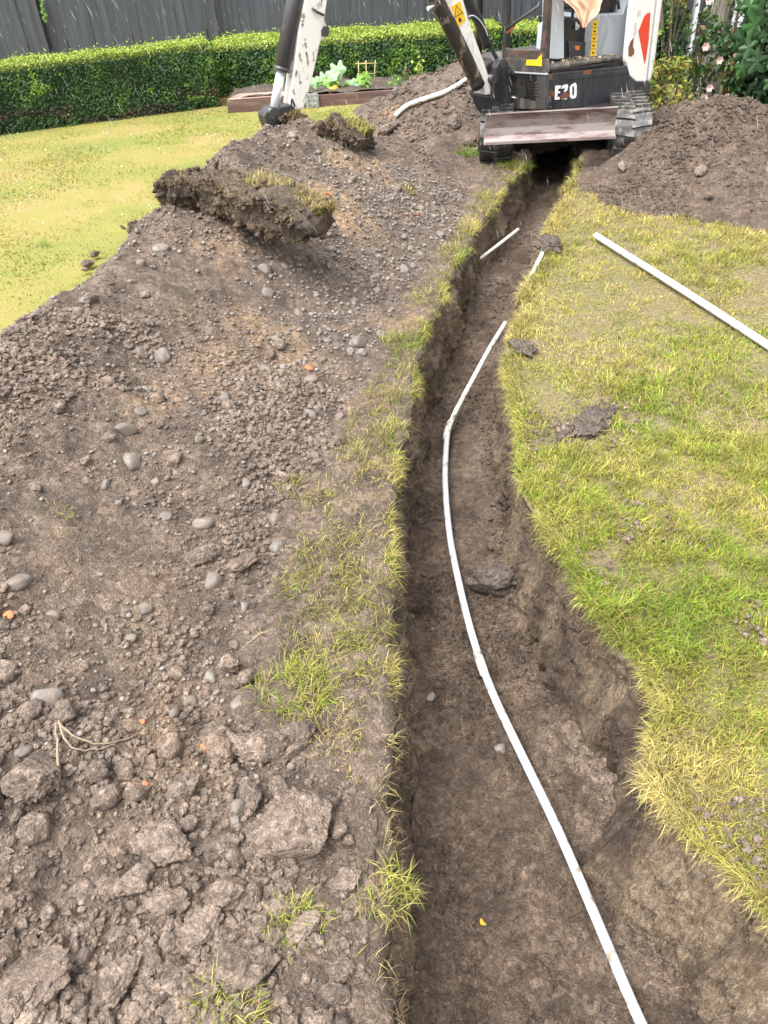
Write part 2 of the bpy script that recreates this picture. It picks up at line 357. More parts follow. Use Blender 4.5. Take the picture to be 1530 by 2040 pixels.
# trench: floor and walls
tr = empty('trench', (0, 0, 0), 'narrow freshly dug trench running from the foreground under the excavator', 'trench'); tr['kind'] = 'structure'
ty = spaced(-1.0, YEND, .008, .004)
U = np.linspace(-.05, 1.05, 84); YY, UU = np.meshgrid(ty, U, indexing='ij')
fl = rim_l(ty) + .04 + .03 * np.clip(2.2 - ty, 0, 1); fr = rim_r(ty) - .045 - .07 * np.clip(1.3 - ty, 0, 1)
XX = fl[:, None] + UU * (fr - fl)[:, None]
edge = np.clip(1 - np.minimum(UU, 1 - UU) / .16, 0, 1.3)
ZZ = floor_z(XX, YY) + np.where(UU < .5, .03, .006) * edge ** 2
obj_np('trench_floor', np.stack([XX, YY, ZZ], -1).reshape(-1, 3), grid_faces(len(ty), len(U)), M['trench_soil'], parent=tr, smooth=True)
def wall_pt(Y2, D2, side):
    top = (rim_l if side < 0 else rim_r)(Y2); bot = np.interp(Y2, ty, fl if side < 0 else fr)
    X2 = top + (bot - top) * np.clip(D2 * 1.05, 0, 1) ** (1.1 if side < 0 else .85)
    X2 = X2 + side * (.02 if side < 0 else .04) * np.sin(np.pi * np.clip(D2 / .45, 0, 1)) * (.5 + .5 * fbm(Y2 * 2.5, 3.3, oct=2))
    X2 = X2 + (D2 > 0) * (.022 * fbm(Y2 * 5, D2 * 2.2, 30 + side, oct=4, gain=.6) + .013 * fbm(Y2 * 34, D2 * 2.2, 40 + side, oct=4, gain=.65) + .010 * fbm(Y2 * 12, D2 * 9, 43 + side, oct=3) - side * (.020 * lumps2(Y2, D2 * .42, .055, 61, .45) + .010 * lumps2(Y2, D2 * .42, .022, 62, .35)))
    return X2
def wall(side):
    D = np.linspace(0, 1, 60); Y2, D2 = np.meshgrid(ty, D, indexing='ij'); X2 = wall_pt(Y2, D2, side); Z2 = -.02 - .41 * D2
    Z2[:, 0] = ground_z(X2[:, 0], ty) - (.008 if side < 0 else .02)
    F = grid_faces(len(ty), len(D)); return np.stack([X2, Y2, Z2], -1).reshape(-1, 3), (F if side < 0 else F[:, ::-1])
for s_, n_ in ((-1, 'left trench wall with a pale vertical scrape'), (1, 'right trench wall smeared with tan subsoil')):
    Vw, Fw = wall(s_); o = obj_np('trench_wall', Vw, Fw, M['wall_soil' if s_ < 0 else 'right_wall_soil'], parent=tr, smooth=True); o['label'] = n_
xe = np.linspace(1.45, 2.2, 20); ze = np.linspace(0, -.5, 14); XE, ZE = np.meshgrid(xe, ze, indexing='ij')
obj_np('trench_end', np.stack([XE, YEND - .02 + .03 * fbm(XE * 6, ZE * 6, 3), ZE], -1).reshape(-1, 3), grid_faces(20, 14), M['wall_soil'], parent=tr, smooth=True)

# ------------------------------------------------------------------ spoil heaps
def heap_mesh(f, xs, yv, name, m, label, cut=None):
    Xh, Yh = np.meshgrid(xs, yv); Zh = f(Xh, Yh)
    if cut == 'left': Zh = np.where(Xh > rim_l(Yh) - .02, -.2, Zh)
    Zh = np.maximum(Zh, -.12); V = np.stack([Xh, Yh, Zh], -1).reshape(-1, 3); F = grid_faces(len(yv), len(xs))
    keep = (V[F][:, :, 2] > ground_z(V[F][:, :, 0], V[F][:, :, 1]) - .035).any(1)
    if cut == 'left': keep &= (V[F][:, :, 0] < rim_l(V[F][:, :, 1]) - .015).all(1)
    F = F[keep]; used = np.unique(F); mp = -np.ones(len(V), int); mp[used] = np.arange(len(used))
    o = obj_np(name, V[used], mp[F], m, smooth=True); return tag(o, label, 'soil heap')
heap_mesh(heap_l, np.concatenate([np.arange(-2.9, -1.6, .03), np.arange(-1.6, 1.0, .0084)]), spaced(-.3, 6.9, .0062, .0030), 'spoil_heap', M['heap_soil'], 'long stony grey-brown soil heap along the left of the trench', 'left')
heap_mesh(heap_r, np.arange(1.2, 4.1, .018), np.arange(3.9, 7.3, .018), 'spoil_heap', M['right_heap_soil'], 'loose brown soil heap on the lawn in front of the climbing rose')
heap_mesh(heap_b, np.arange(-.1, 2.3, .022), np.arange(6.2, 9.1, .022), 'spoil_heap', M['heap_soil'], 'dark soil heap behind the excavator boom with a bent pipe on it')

yv = spaced(.3, 6.4, .007, .003); tt_ = np.linspace(0, 1, 60); YB, TB = np.meshgrid(yv, tt_, indexing='ij'); x1 = rim_l(YB) + .010; x0 = np.minimum(np.interp(YB, YK, XR) - .22, x1 - .12); XB = x0 + (x1 - x0) * TB
ZB = ground_z(XB, YB) + .013 + np.clip(TB * 6, 0, 1) * (.007 * fbm(XB * 18, YB * 18, 91, oct=4, gain=.6) + .016 * lumps2(XB, YB, .06, 92, .45) + .008 * lumps2(XB, YB, .025, 93)) - .026 * np.exp(-(1 - TB) * (x1 - x0) / .012)
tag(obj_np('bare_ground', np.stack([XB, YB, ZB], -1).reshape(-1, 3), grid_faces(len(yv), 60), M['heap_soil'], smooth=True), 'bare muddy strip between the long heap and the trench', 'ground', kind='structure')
for xa, xb, ya, yb, lab in ((1.35, 2.7, 5.15, 7.9, 'churned bare soil under the right track of the excavator'), (.35, 1.3, 5.75, 7.9, 'trodden soil under the left track of the excavator')):
    XB, YB = np.meshgrid(np.arange(xa, xb, .02), np.arange(ya, yb, .02)); inside = np.clip(np.minimum.reduce([XB - xa, xb - XB, YB - ya, yb - YB]) / .15, 0, 1); tc = in_trench(XB, YB) | (XB > rim_l(YB) - .01) & (XB < rim_r(YB) + .01) & (YB < YEND)
    ZB = ground_z(XB, YB) - .03 + .045 * inside + inside * .03 * (fbm(XB * 5, YB * 5, 97, oct=4, gain=.6) + .4 * lumps2(XB, YB, .07, 98)); V = np.stack([XB, YB, np.minimum(ZB, .035)], -1).reshape(-1, 3); F = grid_faces(*XB.shape); F = F[~tc.ravel()[F].any(1)]
    tag(obj_np('bare_ground', V, F, M['right_heap_soil'], smooth=True), lab, 'ground', kind='structure')
# ------------------------------------------------------------------ lumps: stones, clods, crumbs
def ico(sub):
    b = bmesh.new(); bmesh.ops.create_icosphere(b, subdivisions=sub, radius=1); V = np.array([v.co[:] for v in b.verts]); F = np.array([[v.index for v in f.verts] for f in b.faces]); b.free(); return V, F
CUBE_V = np.array([[x, y, z] for x in (-1, 1) for y in (-1, 1) for z in (-1, 1)]) * .66; CUBE_F = np.array([[0, 1, 3], [0, 3, 2], [4, 6, 7], [4, 7, 5], [0, 4, 5], [0, 5, 1], [2, 3, 7], [2, 7, 6], [0, 2, 6], [0, 6, 4], [1, 5, 7], [1, 7, 3]])
def lump(sub, amp, freq, seed, facet=0., sq=(1, 1, 1), fine=0.):
    if sub == 0: return CUBE_V * np.random.default_rng(int(seed * 10)).uniform(.55, 1.3, (8, 3)), CUBE_F
    V, F = ico(sub); n = V.copy()
    d = 1 + amp * fbm(n[:, 0] * freq + seed, n[:, 1] * freq, n[:, 2] * freq, oct=3)
    if fine: d = d + fine * fbm(n[:, 0] * freq * 4 + seed, n[:, 1] * freq * 4, n[:, 2] * freq * 4, oct=3, gain=.65)
    r = np.random.default_rng(int(seed * 10)); P = V * d[:, None]
    for _ in range(int(facet)):
        q = r.normal(size=3); q /= np.linalg.norm(q); c = r.uniform(.55, .85); e = P @ q - c; P = P - np.clip(e, 0, 9)[:, None] * q * .85
    return P * np.array(sq), F
STONES = [mesh_np('stone', *lump(3, .20, 1.2, s + .5, 3, q), M['stone'], smooth=True) for s, q in enumerate([(1, .8, .62), (1, .9, .7), (1, .7, .6), (1, .85, .8), (1, .75, .5), (1, .62, .55)])]
def clods(sub): return [mesh_np('clod', *lump(sub, .26, 1.5, s + 20.5, 2, q, .12), M['clod_soil'], smooth=True) for s, q in enumerate([(1, .8, .8), (1, .9, .75), (1, .65, .6), (1, .75, .8), (1, .85, .7), (1, .7, .6)])]
CLODS = clods(5); DARK_CLOD = mesh_np('clod', *lump(5, .26, 1.5, 23.5, 2, (1, .8, .85), .14), M['dark_clod'], smooth=True); SMALL_CLODS = [mesh_np('clod', *lump(3, .28, 1.7, q + 40.5, 3, (1, .85, .75), .15), M['clod_soil'], smooth=True) for q in range(8)]
def put(me, name, p, size, sink=.25, tilt=.5, yaw=None, sc=(1, 1, 1)):
    o = link(name, me); k = size / 2
    o.scale = (k * sc[0], k * sc[1], k * sc[2])
    o.rotation_euler = (random.uniform(-tilt, tilt), random.uniform(-tilt, tilt), random.uniform(0, 6.28) if yaw is None else yaw)
    o.location = (p[0], p[1], p[2] + k * .55 * sc[2] - sink * k); return o
def px_size(p, wpx): return wpx * rng_at(p) / FOC
STONE_LIST = [
 (250, 857, 42, 'large pale round stone midway up the long heap, left side'), (262, 921, 40, 'pale grey oval stone just below the large round stone'),
 (406, 1045, 40, 'light grey egg-shaped stone in the middle of the near heap slope'), (423, 1161, 42, 'smooth blue-grey oval stone near the torn grass strip'),
 (36, 1161, 52, 'big flat pale stone at the left picture edge'), (105, 1226, 34, 'dark grey round stone right of the orange shard'),
 (10, 1074, 46, 'brown rounded stone cut off by the left picture edge'), (532, 586, 29, 'lone dark oval stone high on the heap below the turf slab'),
 (322, 712, 40, 'angular grey stone among a cluster left on the heap'), (280, 705, 32, 'flat tan stone touching the angular grey stone'),
 (322, 497, 36, 'brown stone near the heap crest left of the turf slab'), (211, 966, 25, 'small brown stone left of the near slope, alone'),
 (490, 964, 25, 'small dark stone at the grass edge, upper of the strip'), (549, 1036, 32, 'muddy pale stone sitting in the torn grass'),
 (551, 1090, 34, 'upright grey stone at the left edge of the torn grass'), (95, 1391, 56, 'wide angular tan stone in the left foreground soil'),
 (618, 758, 32, 'pale angular stone beside an orange brick chip'), (10, 1330, 44, 'sandy rounded stone at the left edge above the big slab clod'),
 (260, 1273, 27, 'tan pebble standing on end in crumbly soil'), (290, 1212, 30, 'pair of pale pebbles, the right one, on the near slope'),
 (475, 1402, 34, 'long grey stone standing beside the bright green tuft'), (378, 1399, 26, 'round muddy stone left of the standing long stone'),
 (748, 552, 24, 'round grey stone near the turf edge high on the heap'), (714, 684, 46, 'mud-coated big stone at the turf edge beside the trench'),
 (1035, 1197, 24, 'dark stone on the trench floor below the big clod'), (998, 1491, 24, 'pale pebble lying against the long pipe in the trench'),
 (857, 1389, 24, 'round brown stone on the trench floor left of the pipe'), (820, 1382, 22, 'flat grey stone at the foot of the left trench wall'),
 (826, 1086, 23, 'round muddy stone on the trench floor near the left wall'), (790, 1031, 24, 'grey stone tucked under the left trench rim'),
 (665, 205, 70, 'low grey rounded boulder in front of the raised bed'), (420, 1350, 28, 'wet grey stone between crumbs above the string'),
]
taken = []
for i, (px, py, wp, lab) in enumerate(STONE_LIST):
    p = hit(px, py) if wp < 65 else on_z(px, 213, 0)
    o = put(STONES[i % 6], 'stone', p, px_size(p, wp) * 1.12, .5 if wp < 65 else 1.0, .35, None, (1, 1, 1) if wp < 65 else (1, .8, .7)); tag(o, lab, 'stone'); taken.append((p[0], p[1], .02))
# many smaller stones strewn over the long heap
cnt = 0
while cnt < 250:
    y = random.uniform(.75, 5.2); x = random.uniform(-1.6, .6)
    if y < 1.9 and random.random() < .75: continue
    if x > rim_l(y) - .05 or heap_l(x, y) < .02: continue
    dens = .25 + math.exp(-((x - np.interp(y, YK, XR) + .28) / .3) ** 2) + .5 * float(vnoise(x * 2, y * 2, 3))
    if random.random() > dens * .8: continue
    if any((x - a) ** 2 + (y - b) ** 2 < c * c for a, b, c in taken): continue
    s = .014 + .034 * random.random() ** 2.4; s *= (.8 + .12 * y)
    p = (x, y, float(heap_l(x, y))); o = put(STONES[cnt % 6], 'stone', p, s * 1.15, .6, .5)
    tag(o, 'small grey rounded stone, one of many strewn over the long heap', 'stone', 'small stones on the long heap'); taken.append((x, y, s * .5)); cnt += 1
CLOD_LIST = [  # px, py, width px, (aspect), mesh, yaw, label
 (590, 1660, 215, (1, 1.15, .42), 1, .5, 'largest wet clod beside the trench in the left foreground'),
 (325, 1690, 100, (.8, 1.75, .8), 2, 1.35, 'tall upright clod in the lower left rubble'), (452, 1790, 95, (1, .8, .8), 3, .3, 'lumpy clod under the largest wet clod, left side'),
 (402, 1852, 92, (1, .8, .7), 4, .9, 'tan smooth-sided clod between the tall clod and the flat slab'), (485, 1935, 175, (1, .8, .35), 1, .1, 'flat pale smooth-topped clod at the bottom, left of the grass tuft'),
 (70, 1960, 205, (1, 1, .34), 4, .4, 'broad slab of soil in the bottom left corner'), (70, 1560, 150, (.75, 1.2, .9), 0, .8, 'leaning wedge-shaped clod with hanging roots at the left'),
 (520, 1500, 135, (1, .75, .8), 5, .1, 'dark rounded clod just below the bright green tuft'), (438, 1490, 100, (1, .8, .8), 0, 2.2, 'rough clod left of the dark rounded clod'),
 (590, 1485, 110, (1, .8, .7), 3, 1.1, 'clod wedged under the roots of the green tuft'), (460, 1328, 48, (.8, 1.1, .9), 3, .4, 'small brown clod at the left edge of the turf'),
 (370, 1578, 74, (1, .9, .8), 1, .6, 'round pale clod above the tall upright clod'), (500, 1590, 76, (1, .8, .8), 2, 1.9, 'narrow clod touching the largest wet clod'),
 (335, 1800, 90, (1, .8, .6), 5, .2, 'crumbling clod below the tall upright clod'), (225, 1965, 125, (1, .9, .5), 2, .7, 'brown clod right of the corner slab'),
 (680, 1935, 60, (.8, 1, .8), 0, .2, 'small brown clod by the trench edge at the bottom'), (690, 1480, 60, (1, .8, .7), 4, .8, 'clod crumbling at the trench edge'),
 (440, 1690, 70, (1, .9, .8), 0, .3, 'blocky clod right of the tall upright clod'), (500, 1790, 62, (.9, 1, .8), 5, .8, 'tan clod leaning on the largest clod'),
 (230, 1770, 75, (1, .9, .6), 3, .2, 'grey clod in fine crumbs left of the tall clod'), (480, 1130, 72, (1, .7, .6), 4, .5, 'clod lying against the torn grass strip'),
 (400, 1112, 75, (1, .8, .5), 5, .3, 'flat clod left of the torn grass strip'), (590, 235, 40, (1, 1, .8), 0, .2, 'brown clod at the tip of the digger arm'),
 (770, 268, 55, (1, .8, .7), 2, .5, 'dark clod at the right end of the heap crest'), (690, 1760, 66, (1, .9, .6), 1, .4, 'clod with grass roots at the trench lip'),
 (270, 1590, 60, (1, .8, .7), 2, .5, 'small pale clod right of the wedge-shaped clod'), (600, 1850, 80, (1, .8, .6), 0, .5, 'clod under the lowest grass tuft'),
]
for px, py, wp, sc, k, yaw, lab in CLOD_LIST:
    p = hit(px, py); o = put(CLODS[k], 'clod', p, px_size(p, min(wp, 110 + .45 * max(wp - 110, 0))) * 1.0, .12, .22, yaw, (sc[0], sc[1], max(sc[2], .6))); tag(o, lab, 'clod')
for px, py, wp, sc, lab in [(992, 1162, 98, (1, .72, .72), 'big brown clod lying on the trench floor right of the pipe'), (808, 1672, 52, (.8, 1.1, .8), 'muddy lump against the left trench wall in the foreground')]:
    p = hit(px, py + 14); o = put(DARK_CLOD, 'clod', p, px_size(p, wp) * 1.1, -.1, .1, .1, sc); tag(o, lab, 'clod')
for i in range(290):   # rubble clods: mostly lower left
    for _ in range(50):
        y = .45 + 2.6 * random.random() ** 1.8; x = random.uniform(-1.3, -.1)
        if x < rim_l(y) - .07 and heap_l(x, y) > .0 and (y < 1.35 or random.random() < .3): break
    s = .020 + .050 * random.random() ** 2.4
    o = put(SMALL_CLODS[i % 8], 'clod', (x, y, float(heap_l(x, y))), s * 1.1, .35, .8); tag(o, 'small rough clod, one of many loose in the foreground rubble', 'clod', 'loose clods in the rubble')
# clods of the other two heaps
for i, (px, py, wp, lab) in enumerate([(1395, 345, 28, 'reddish clod in the middle of the right heap'), (1240, 338, 28, 'clod at the foot of the right heap by the track'), (1410, 395, 26, 'clod low on the right heap'), (905, 250, 34, 'dark clod on the heap behind the boom'), (935, 285, 30, 'clod beside the left track of the excavator')]):
    p = hit(px, py); o = put(CLODS[i], 'clod', p, px_size(p, wp), .2, .5); tag(o, lab, 'clod')

def scatter_lumps(name, P, size, m, parent=None, sub=1, variants=7, amp=.3, fl=.75, smooth=False, col=None, seed=0):
    shapes = [lump(sub, amp, 1.7, 60.5 + seed + v, 2)[0] for v in range(variants)]; F0 = ico(sub)[1] if sub else CUBE_F; SH = np.stack(shapes)
    n = len(P); k = RNG.integers(0, variants, n); q = RNG.normal(size=(n, 4)); q /= np.linalg.norm(q, axis=1)[:, None]
    a, b, c, d = q.T
    Rm = np.stack([1 - 2 * (c * c + d * d), 2 * (b * c - a * d), 2 * (b * d + a * c), 2 * (b * c + a * d), 1 - 2 * (b * b + d * d), 2 * (c * d - a * b), 2 * (b * d - a * c), 2 * (c * d + a * b), 1 - 2 * (b * b + c * c)], 1).reshape(n, 3, 3)
    sc = size[:, None] * np.stack([np.ones(n), RNG.uniform(.65, 1, n), RNG.uniform(.5, .9, n)], 1)
    V = np.einsum('nij,nkj->nki', Rm, SH[k] * sc[:, None, :]) * np.array([1, 1, fl]) + P[:, None, :]
    nv = SH.shape[1]; F = (F0[None] + (np.arange(n) * nv)[:, None, None]).reshape(-1, 3)
    cc = None if col is None else np.repeat(col, nv, axis=0)
    return obj_np(name, V.reshape(-1, 3), F, m, parent=parent, smooth=smooth, col=cc)
def crumbs_on(f, n, xr_, yr_, test, smin, smax, powr, name, m, label, seed, ypow=1.6, sub=1):
    y = yr_[0] + (yr_[1] - yr_[0]) * RNG.random(n * 3) ** ypow; x = RNG.uniform(*xr_, n * 3); k = test(x, y); x, y = x[k][:n], y[k][:n]
    patch = vnoise(x * 2.4, y * 2.4, seed + 2) + .6 * vnoise(x * 7, y * 7, seed) + .7 * np.clip(1.3 - y, 0, 1)
    k = RNG.random(len(x)) < np.clip(.5 + .65 * patch, .05, 1); x, y, patch = x[k], y[k], patch[k]
    s = smin + (smax - smin) * RNG.random(len(x)) ** powr; s *= np.clip(.75 + .35 * patch, .5, 1.4)
    P = np.stack([x, y, f(x, y) + s * .25], 1); big = s > .0085
    tag(scatter_lumps(name, P[~big], s[~big], m, sub=0, seed=seed), 'finest grains among the ' + label, 'soil crumbs', kind='stuff')
    return tag(scatter_lumps(name, P[big], s[big], m, sub=1, seed=seed), label, 'soil crumbs', kind='stuff')
near_ok = lambda x, y: (heap_l(x, y, False) > -.012) & (x < rim_l(y) - .03) & (np.abs(x) < .55 + .55 * y)
crumbs_on(heap_l, 60000, (-1.5, .1), (.4, 2.8), near_ok, .0032, .020, 3.4, 'soil_crumbs', M['clod_soil'], 'fine crumbled soil covering the near end of the long heap', 3, 1.35)
crumbs_on(heap_l, 21000, (-1.7, .9), (2.2, 6.2), near_ok, .005, .018, 4, 'soil_crumbs', M['clod_soil'], 'coarse crumbled soil on the far half of the long heap', 5, 1.)
in_floor = lambda x, y: (x > rim_l(y) + .05) & (x < rim_r(y) - .06)
floor_up = lambda x, y: floor_z(x, y) + .001
crumbs_on(floor_up, 12000, (-.05, 1.4), (.5, 5.6), in_floor, .003, .015, 4, 'soil_crumbs', M['trench_soil'], 'dark crumbled soil on the trench floor', 7, 1.5)
crumbs_on(floor_up, 13000, (-.05, .7), (.45, 2.1), in_floor, .0025, .010, 3.5, 'soil_crumbs', M['trench_soil'], 'dark grit on the trench floor nearest the camera', 17, 1.1)
crumbs_on(heap_r, 12000, (1.3, 3.6), (4.5, 6.6), lambda x, y: heap_r(x, y, False) > -.0, .006, .022, 4, 'soil_crumbs', M['right_heap_soil'], 'loose crumbs over the right soil heap', 9, 1.)
crumbs_on(heap_b, 3500, (.1, 1.9), (6.6, 8.2), lambda x, y: heap_b(x, y, False) > 0, .01, .035, 3, 'soil_crumbs', M['heap_soil'], 'lumps over the heap behind the boom', 10, 1.)
crumbs_on(lambda x, y: ground_z(x, y), 7000, (-.5, .4), (.9, 3.6), lambda x, y: (x < rim_l(y) - .02) & (x > np.interp(y, YK, XR) - .1), .003, .014, 3.5, 'soil_crumbs', M['clod_soil'], 'mud crumbs spilt over the torn turf strip', 12, 1.2)
crumbs_on(lambda x, y: ground_z(x, y) + .014, 5000, (.45, 1.5), (.5, 2.6), lambda x, y: (x > rim_r(y) + .02) & (vnoise(x * 5, y * 5, 81) > .1) & (x < rim_r(y) + .45), .003, .014, 3.5, 'soil_crumbs', M['clod_soil'], 'mud specks caught in the grass along the right trench rim', 13, 1.)
# gravel: small pebbles on the long heap
n = 16000; y = .9 + 4.4 * RNG.random(n); x = RNG.uniform(-1.6, .7, n)
band = np.exp(-((x - np.interp(y, YK, XR) + .32) / .30) ** 2) * np.clip((y - 1.6) / 1.0, .12, 1)
k = near_ok(x, y) & (RNG.random(n) < np.clip(.12 + .9 * band + .3 * vnoise(x * 2.2, y * 2.2, 3.), .03, 1)); x, y = x[k], y[k]
s = (.0035 + .0085 * RNG.random(len(x)) ** 2) * (.8 + .22 * y * .6)
cg = np.array([.185, .167, .152]) * RNG.uniform(.55, 1.3, (len(x), 1)) * np.array([1, .97, .94])
tag(scatter_lumps('gravel', np.stack([x, y, heap_l(x, y) + s * .3], 1), s, M['pebble'], amp=.12, smooth=True, col=cg, seed=15, sub=1), 'small grey gravel pebbles mixed into the long heap', 'gravel', kind='stuff')

# ------------------------------------------------------------------ grass
GREEN, OLIVE, STRAW, BROWN = (np.array(c) for c in ((.23, .35, .04), (.36, .37, .06), (.56, .47, .18), (.34, .24, .11)))
def blades(name, P, L, lean, amt, wid, col, parent=None):
    """P roots, L lengths, lean (n,2) unit horizontal directions, amt 0..1.6 bend, colours (n,3)"""
    n = len(P); d3 = np.concatenate([lean, np.zeros((n, 1))], 1); up = np.array([0, 0, 1.])
    side = np.stack([-lean[:, 1], lean[:, 0], np.zeros(n)], 1); tw = RNG.uniform(-.9, .9, (n, 1)); side = side * np.cos(tw) + d3 * np.sin(tw)
    a1, a2 = amt * .45, amt * 1.15
    m = P + (up * np.cos(a1)[:, None] + d3 * np.sin(a1)[:, None]) * (L * .55)[:, None]
    t = m + (up * np.cos(a2)[:, None] + d3 * np.sin(a2)[:, None]) * (L * .5)[:, None]
    w2 = (wid * .5)[:, None] * side
    V = np.stack([P - w2, P + w2, m + w2 * .8, m - w2 * .8, t], 1).reshape(-1, 3); b = (np.arange(n) * 5)[:, None]
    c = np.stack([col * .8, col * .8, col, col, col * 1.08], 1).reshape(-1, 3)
    return obj_np(name, V, [b + np.array([0, 1, 2, 3]), b + np.array([3, 2, 4])], M['grass_blade'], parent=parent, col=c)
def unit(n):
    a = RNG.uniform(0, 2 * np.pi, n); return np.stack([np.cos(a), np.sin(a)], 1)
def grass_col(x, y, straw=.0, green=.0):
    n = len(x); p = fbm(x * 1.25, y * 1.25, 2.5, oct=3) + .5 * fbm(x * 5, y * 5, 3.5, oct=2) + RNG.normal(0, .38, n)
    g = np.clip(.5 + .6 * p + green - straw + RNG.normal(0, .15, n), 0, 1)[:, None]
    c = np.where(g > .5, OLIVE + (GREEN - OLIVE) * (g - .5) * 2, STRAW + (OLIVE - STRAW) * g * 2)
    k = RNG.random(n) < .14; c[k] = BROWN; k = RNG.random(n) < .10; c[k] = c[k] * .5; return c * RNG.uniform(.65, 1.2, (n, 1)) * (1 + .30 * vnoise(x * 24, y * 24, 51) + .18 * vnoise(x * 60, y * 60, 52))[:, None]
def mud_mask(x, y):           # scuffed, bare and muddy spots
    spot = np.zeros(len(x))
    for cx, cy, r in MUD: spot = np.maximum(spot, 1 - np.hypot(x - cx, y - cy) / r)
    return np.clip((spot + .45 * vnoise(x * 22, y * 22, 8)) * 1.6, 0, 1) * (spot > 0)
MUD = [(*on_z(1160, 865)[:2], .13), (*on_z(1085, 500)[:2], .10), (*on_z(1200, 1130)[:2], .10), (*on_z(1060, 690)[:2], .10)]
def lawn_patch(name, n, xr_, yr_, test, Lr, wr, label, straw=0., green=0., ypow=1., keep_mud=.1, lift=0., tint=(1, 1, 1), clump=0., calm=False):
    y = yr_[0] + (yr_[1] - yr_[0]) * RNG.random(n) ** ypow; x = RNG.uniform(*xr_, n); k = test(x, y) & ~in_trench(x, y) & (np.maximum.reduce([heap_l(x, y, False), heap_r(x, y, False), heap_b(x, y, False)]) < .006)
    x, y = x[k], y[k]; k = RNG.random(len(x)) > mud_mask(x, y) * (1 - keep_mud); x, y = x[k], y[k]
    if clump: k = RNG.random(len(x)) < np.clip(.62 + clump * (vnoise(x * 16, y * 16, 14) + .8 * vnoise(x * 38, y * 38, 15) + .5 * vnoise(x * 4, y * 4, 16)), .06, 1); x, y = x[k], y[k]
    n = len(x)
    tall = .7 + .5 * np.clip(fbm(x * 3, y * 3, 8.5, oct=2), -.6, 1)
    L = RNG.uniform(*Lr, n) * tall; comb = np.stack([np.cos(3 * vnoise(x * 1.5, y * 1.5, 4)), np.sin(3 * vnoise(x * 1.5, y * 1.5, 4))], 1)
    gc = grass_col(x, y, straw, green)
    if calm: g_ = np.clip(.56 + .75 * (fbm(x * .8, y * 1.3, 2.5, oct=3)) - straw + RNG.normal(0, .1, n), 0, 1)[:, None]; gc = np.where(g_ > .5, OLIVE + (GREEN - OLIVE) * (g_ - .5) * 2, STRAW * .92 + (OLIVE * np.array([1.02, 1.02, 1.3]) - STRAW * .92) * g_ * 2) * RNG.uniform(.88, 1.1, (n, 1))
    d = unit(n) + .6 * comb; d /= np.linalg.norm(d, axis=1)[:, None] + 1e-6
    P = np.stack([x, y, ground_z(x, y) - .004 + lift], 1)
    if clump: L = L * (1 + .35 * vnoise(x * 16, y * 16, 14))
    return tag(blades(name, P, L, d, RNG.uniform(.6, 2.0, n), wr[0] + (wr[1] - wr[0]) * RNG.random(n) ** 1.6, gc * np.array(tint)), label, 'grass', kind='stuff')
vis_r = lambda x, y: (x < .62 + .50 * y + .25) & (x > .2)
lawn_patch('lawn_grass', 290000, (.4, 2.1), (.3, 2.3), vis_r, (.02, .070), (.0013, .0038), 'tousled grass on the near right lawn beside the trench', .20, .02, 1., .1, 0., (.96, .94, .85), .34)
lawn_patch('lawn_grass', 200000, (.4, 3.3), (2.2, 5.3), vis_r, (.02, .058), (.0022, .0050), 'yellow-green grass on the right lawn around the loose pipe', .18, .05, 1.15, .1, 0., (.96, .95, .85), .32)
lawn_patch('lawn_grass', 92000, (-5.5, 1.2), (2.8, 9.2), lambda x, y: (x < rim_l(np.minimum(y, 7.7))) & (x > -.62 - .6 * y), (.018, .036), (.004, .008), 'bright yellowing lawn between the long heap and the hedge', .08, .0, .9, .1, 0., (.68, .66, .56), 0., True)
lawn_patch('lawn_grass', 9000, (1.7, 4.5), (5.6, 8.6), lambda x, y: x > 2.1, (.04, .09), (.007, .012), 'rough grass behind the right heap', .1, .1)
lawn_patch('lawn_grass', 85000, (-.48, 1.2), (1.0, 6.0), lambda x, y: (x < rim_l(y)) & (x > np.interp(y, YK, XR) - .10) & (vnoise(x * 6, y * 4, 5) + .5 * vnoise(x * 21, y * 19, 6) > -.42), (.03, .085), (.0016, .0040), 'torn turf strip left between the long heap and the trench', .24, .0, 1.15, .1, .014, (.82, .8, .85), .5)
def fringe(side, n, label):
    y = .5 + 5.4 * RNG.random(n) ** 1.35; k = vnoise(y * 5, 3.3 + side) + .8 * vnoise(y * 17, 7.1 + side) > (.0 if side < 0 else -.3); k2 = RNG.random(k.sum()) < np.where((side < 0) & (y[k] < 1.12), .06, 1); y = y[k][k2]; n = len(y)
    x = (rim_l if side < 0 else rim_r)(y) + side * np.abs(RNG.normal(0, .03, n)); d = np.stack([-side * RNG.uniform(.4, 1, n), RNG.normal(0, .75, n)], 1); d /= np.linalg.norm(d, axis=1)[:, None]
    P = np.stack([x, y, ground_z(x, y) - RNG.uniform(0, .035, n)], 1)
    return tag(blades('rim_grass', P, RNG.uniform(.03, .085, n), d, RNG.uniform(.7, 2.1, n), RNG.uniform(.0012, .0026, n) * (.7 + .25 * y), grass_col(x, y, .32, 0)), label, 'grass', kind='stuff')
fringe(-1, 12000, 'dry grass hanging over the left trench rim'); fringe(1, 15000, 'dry grass hanging over the right trench rim')
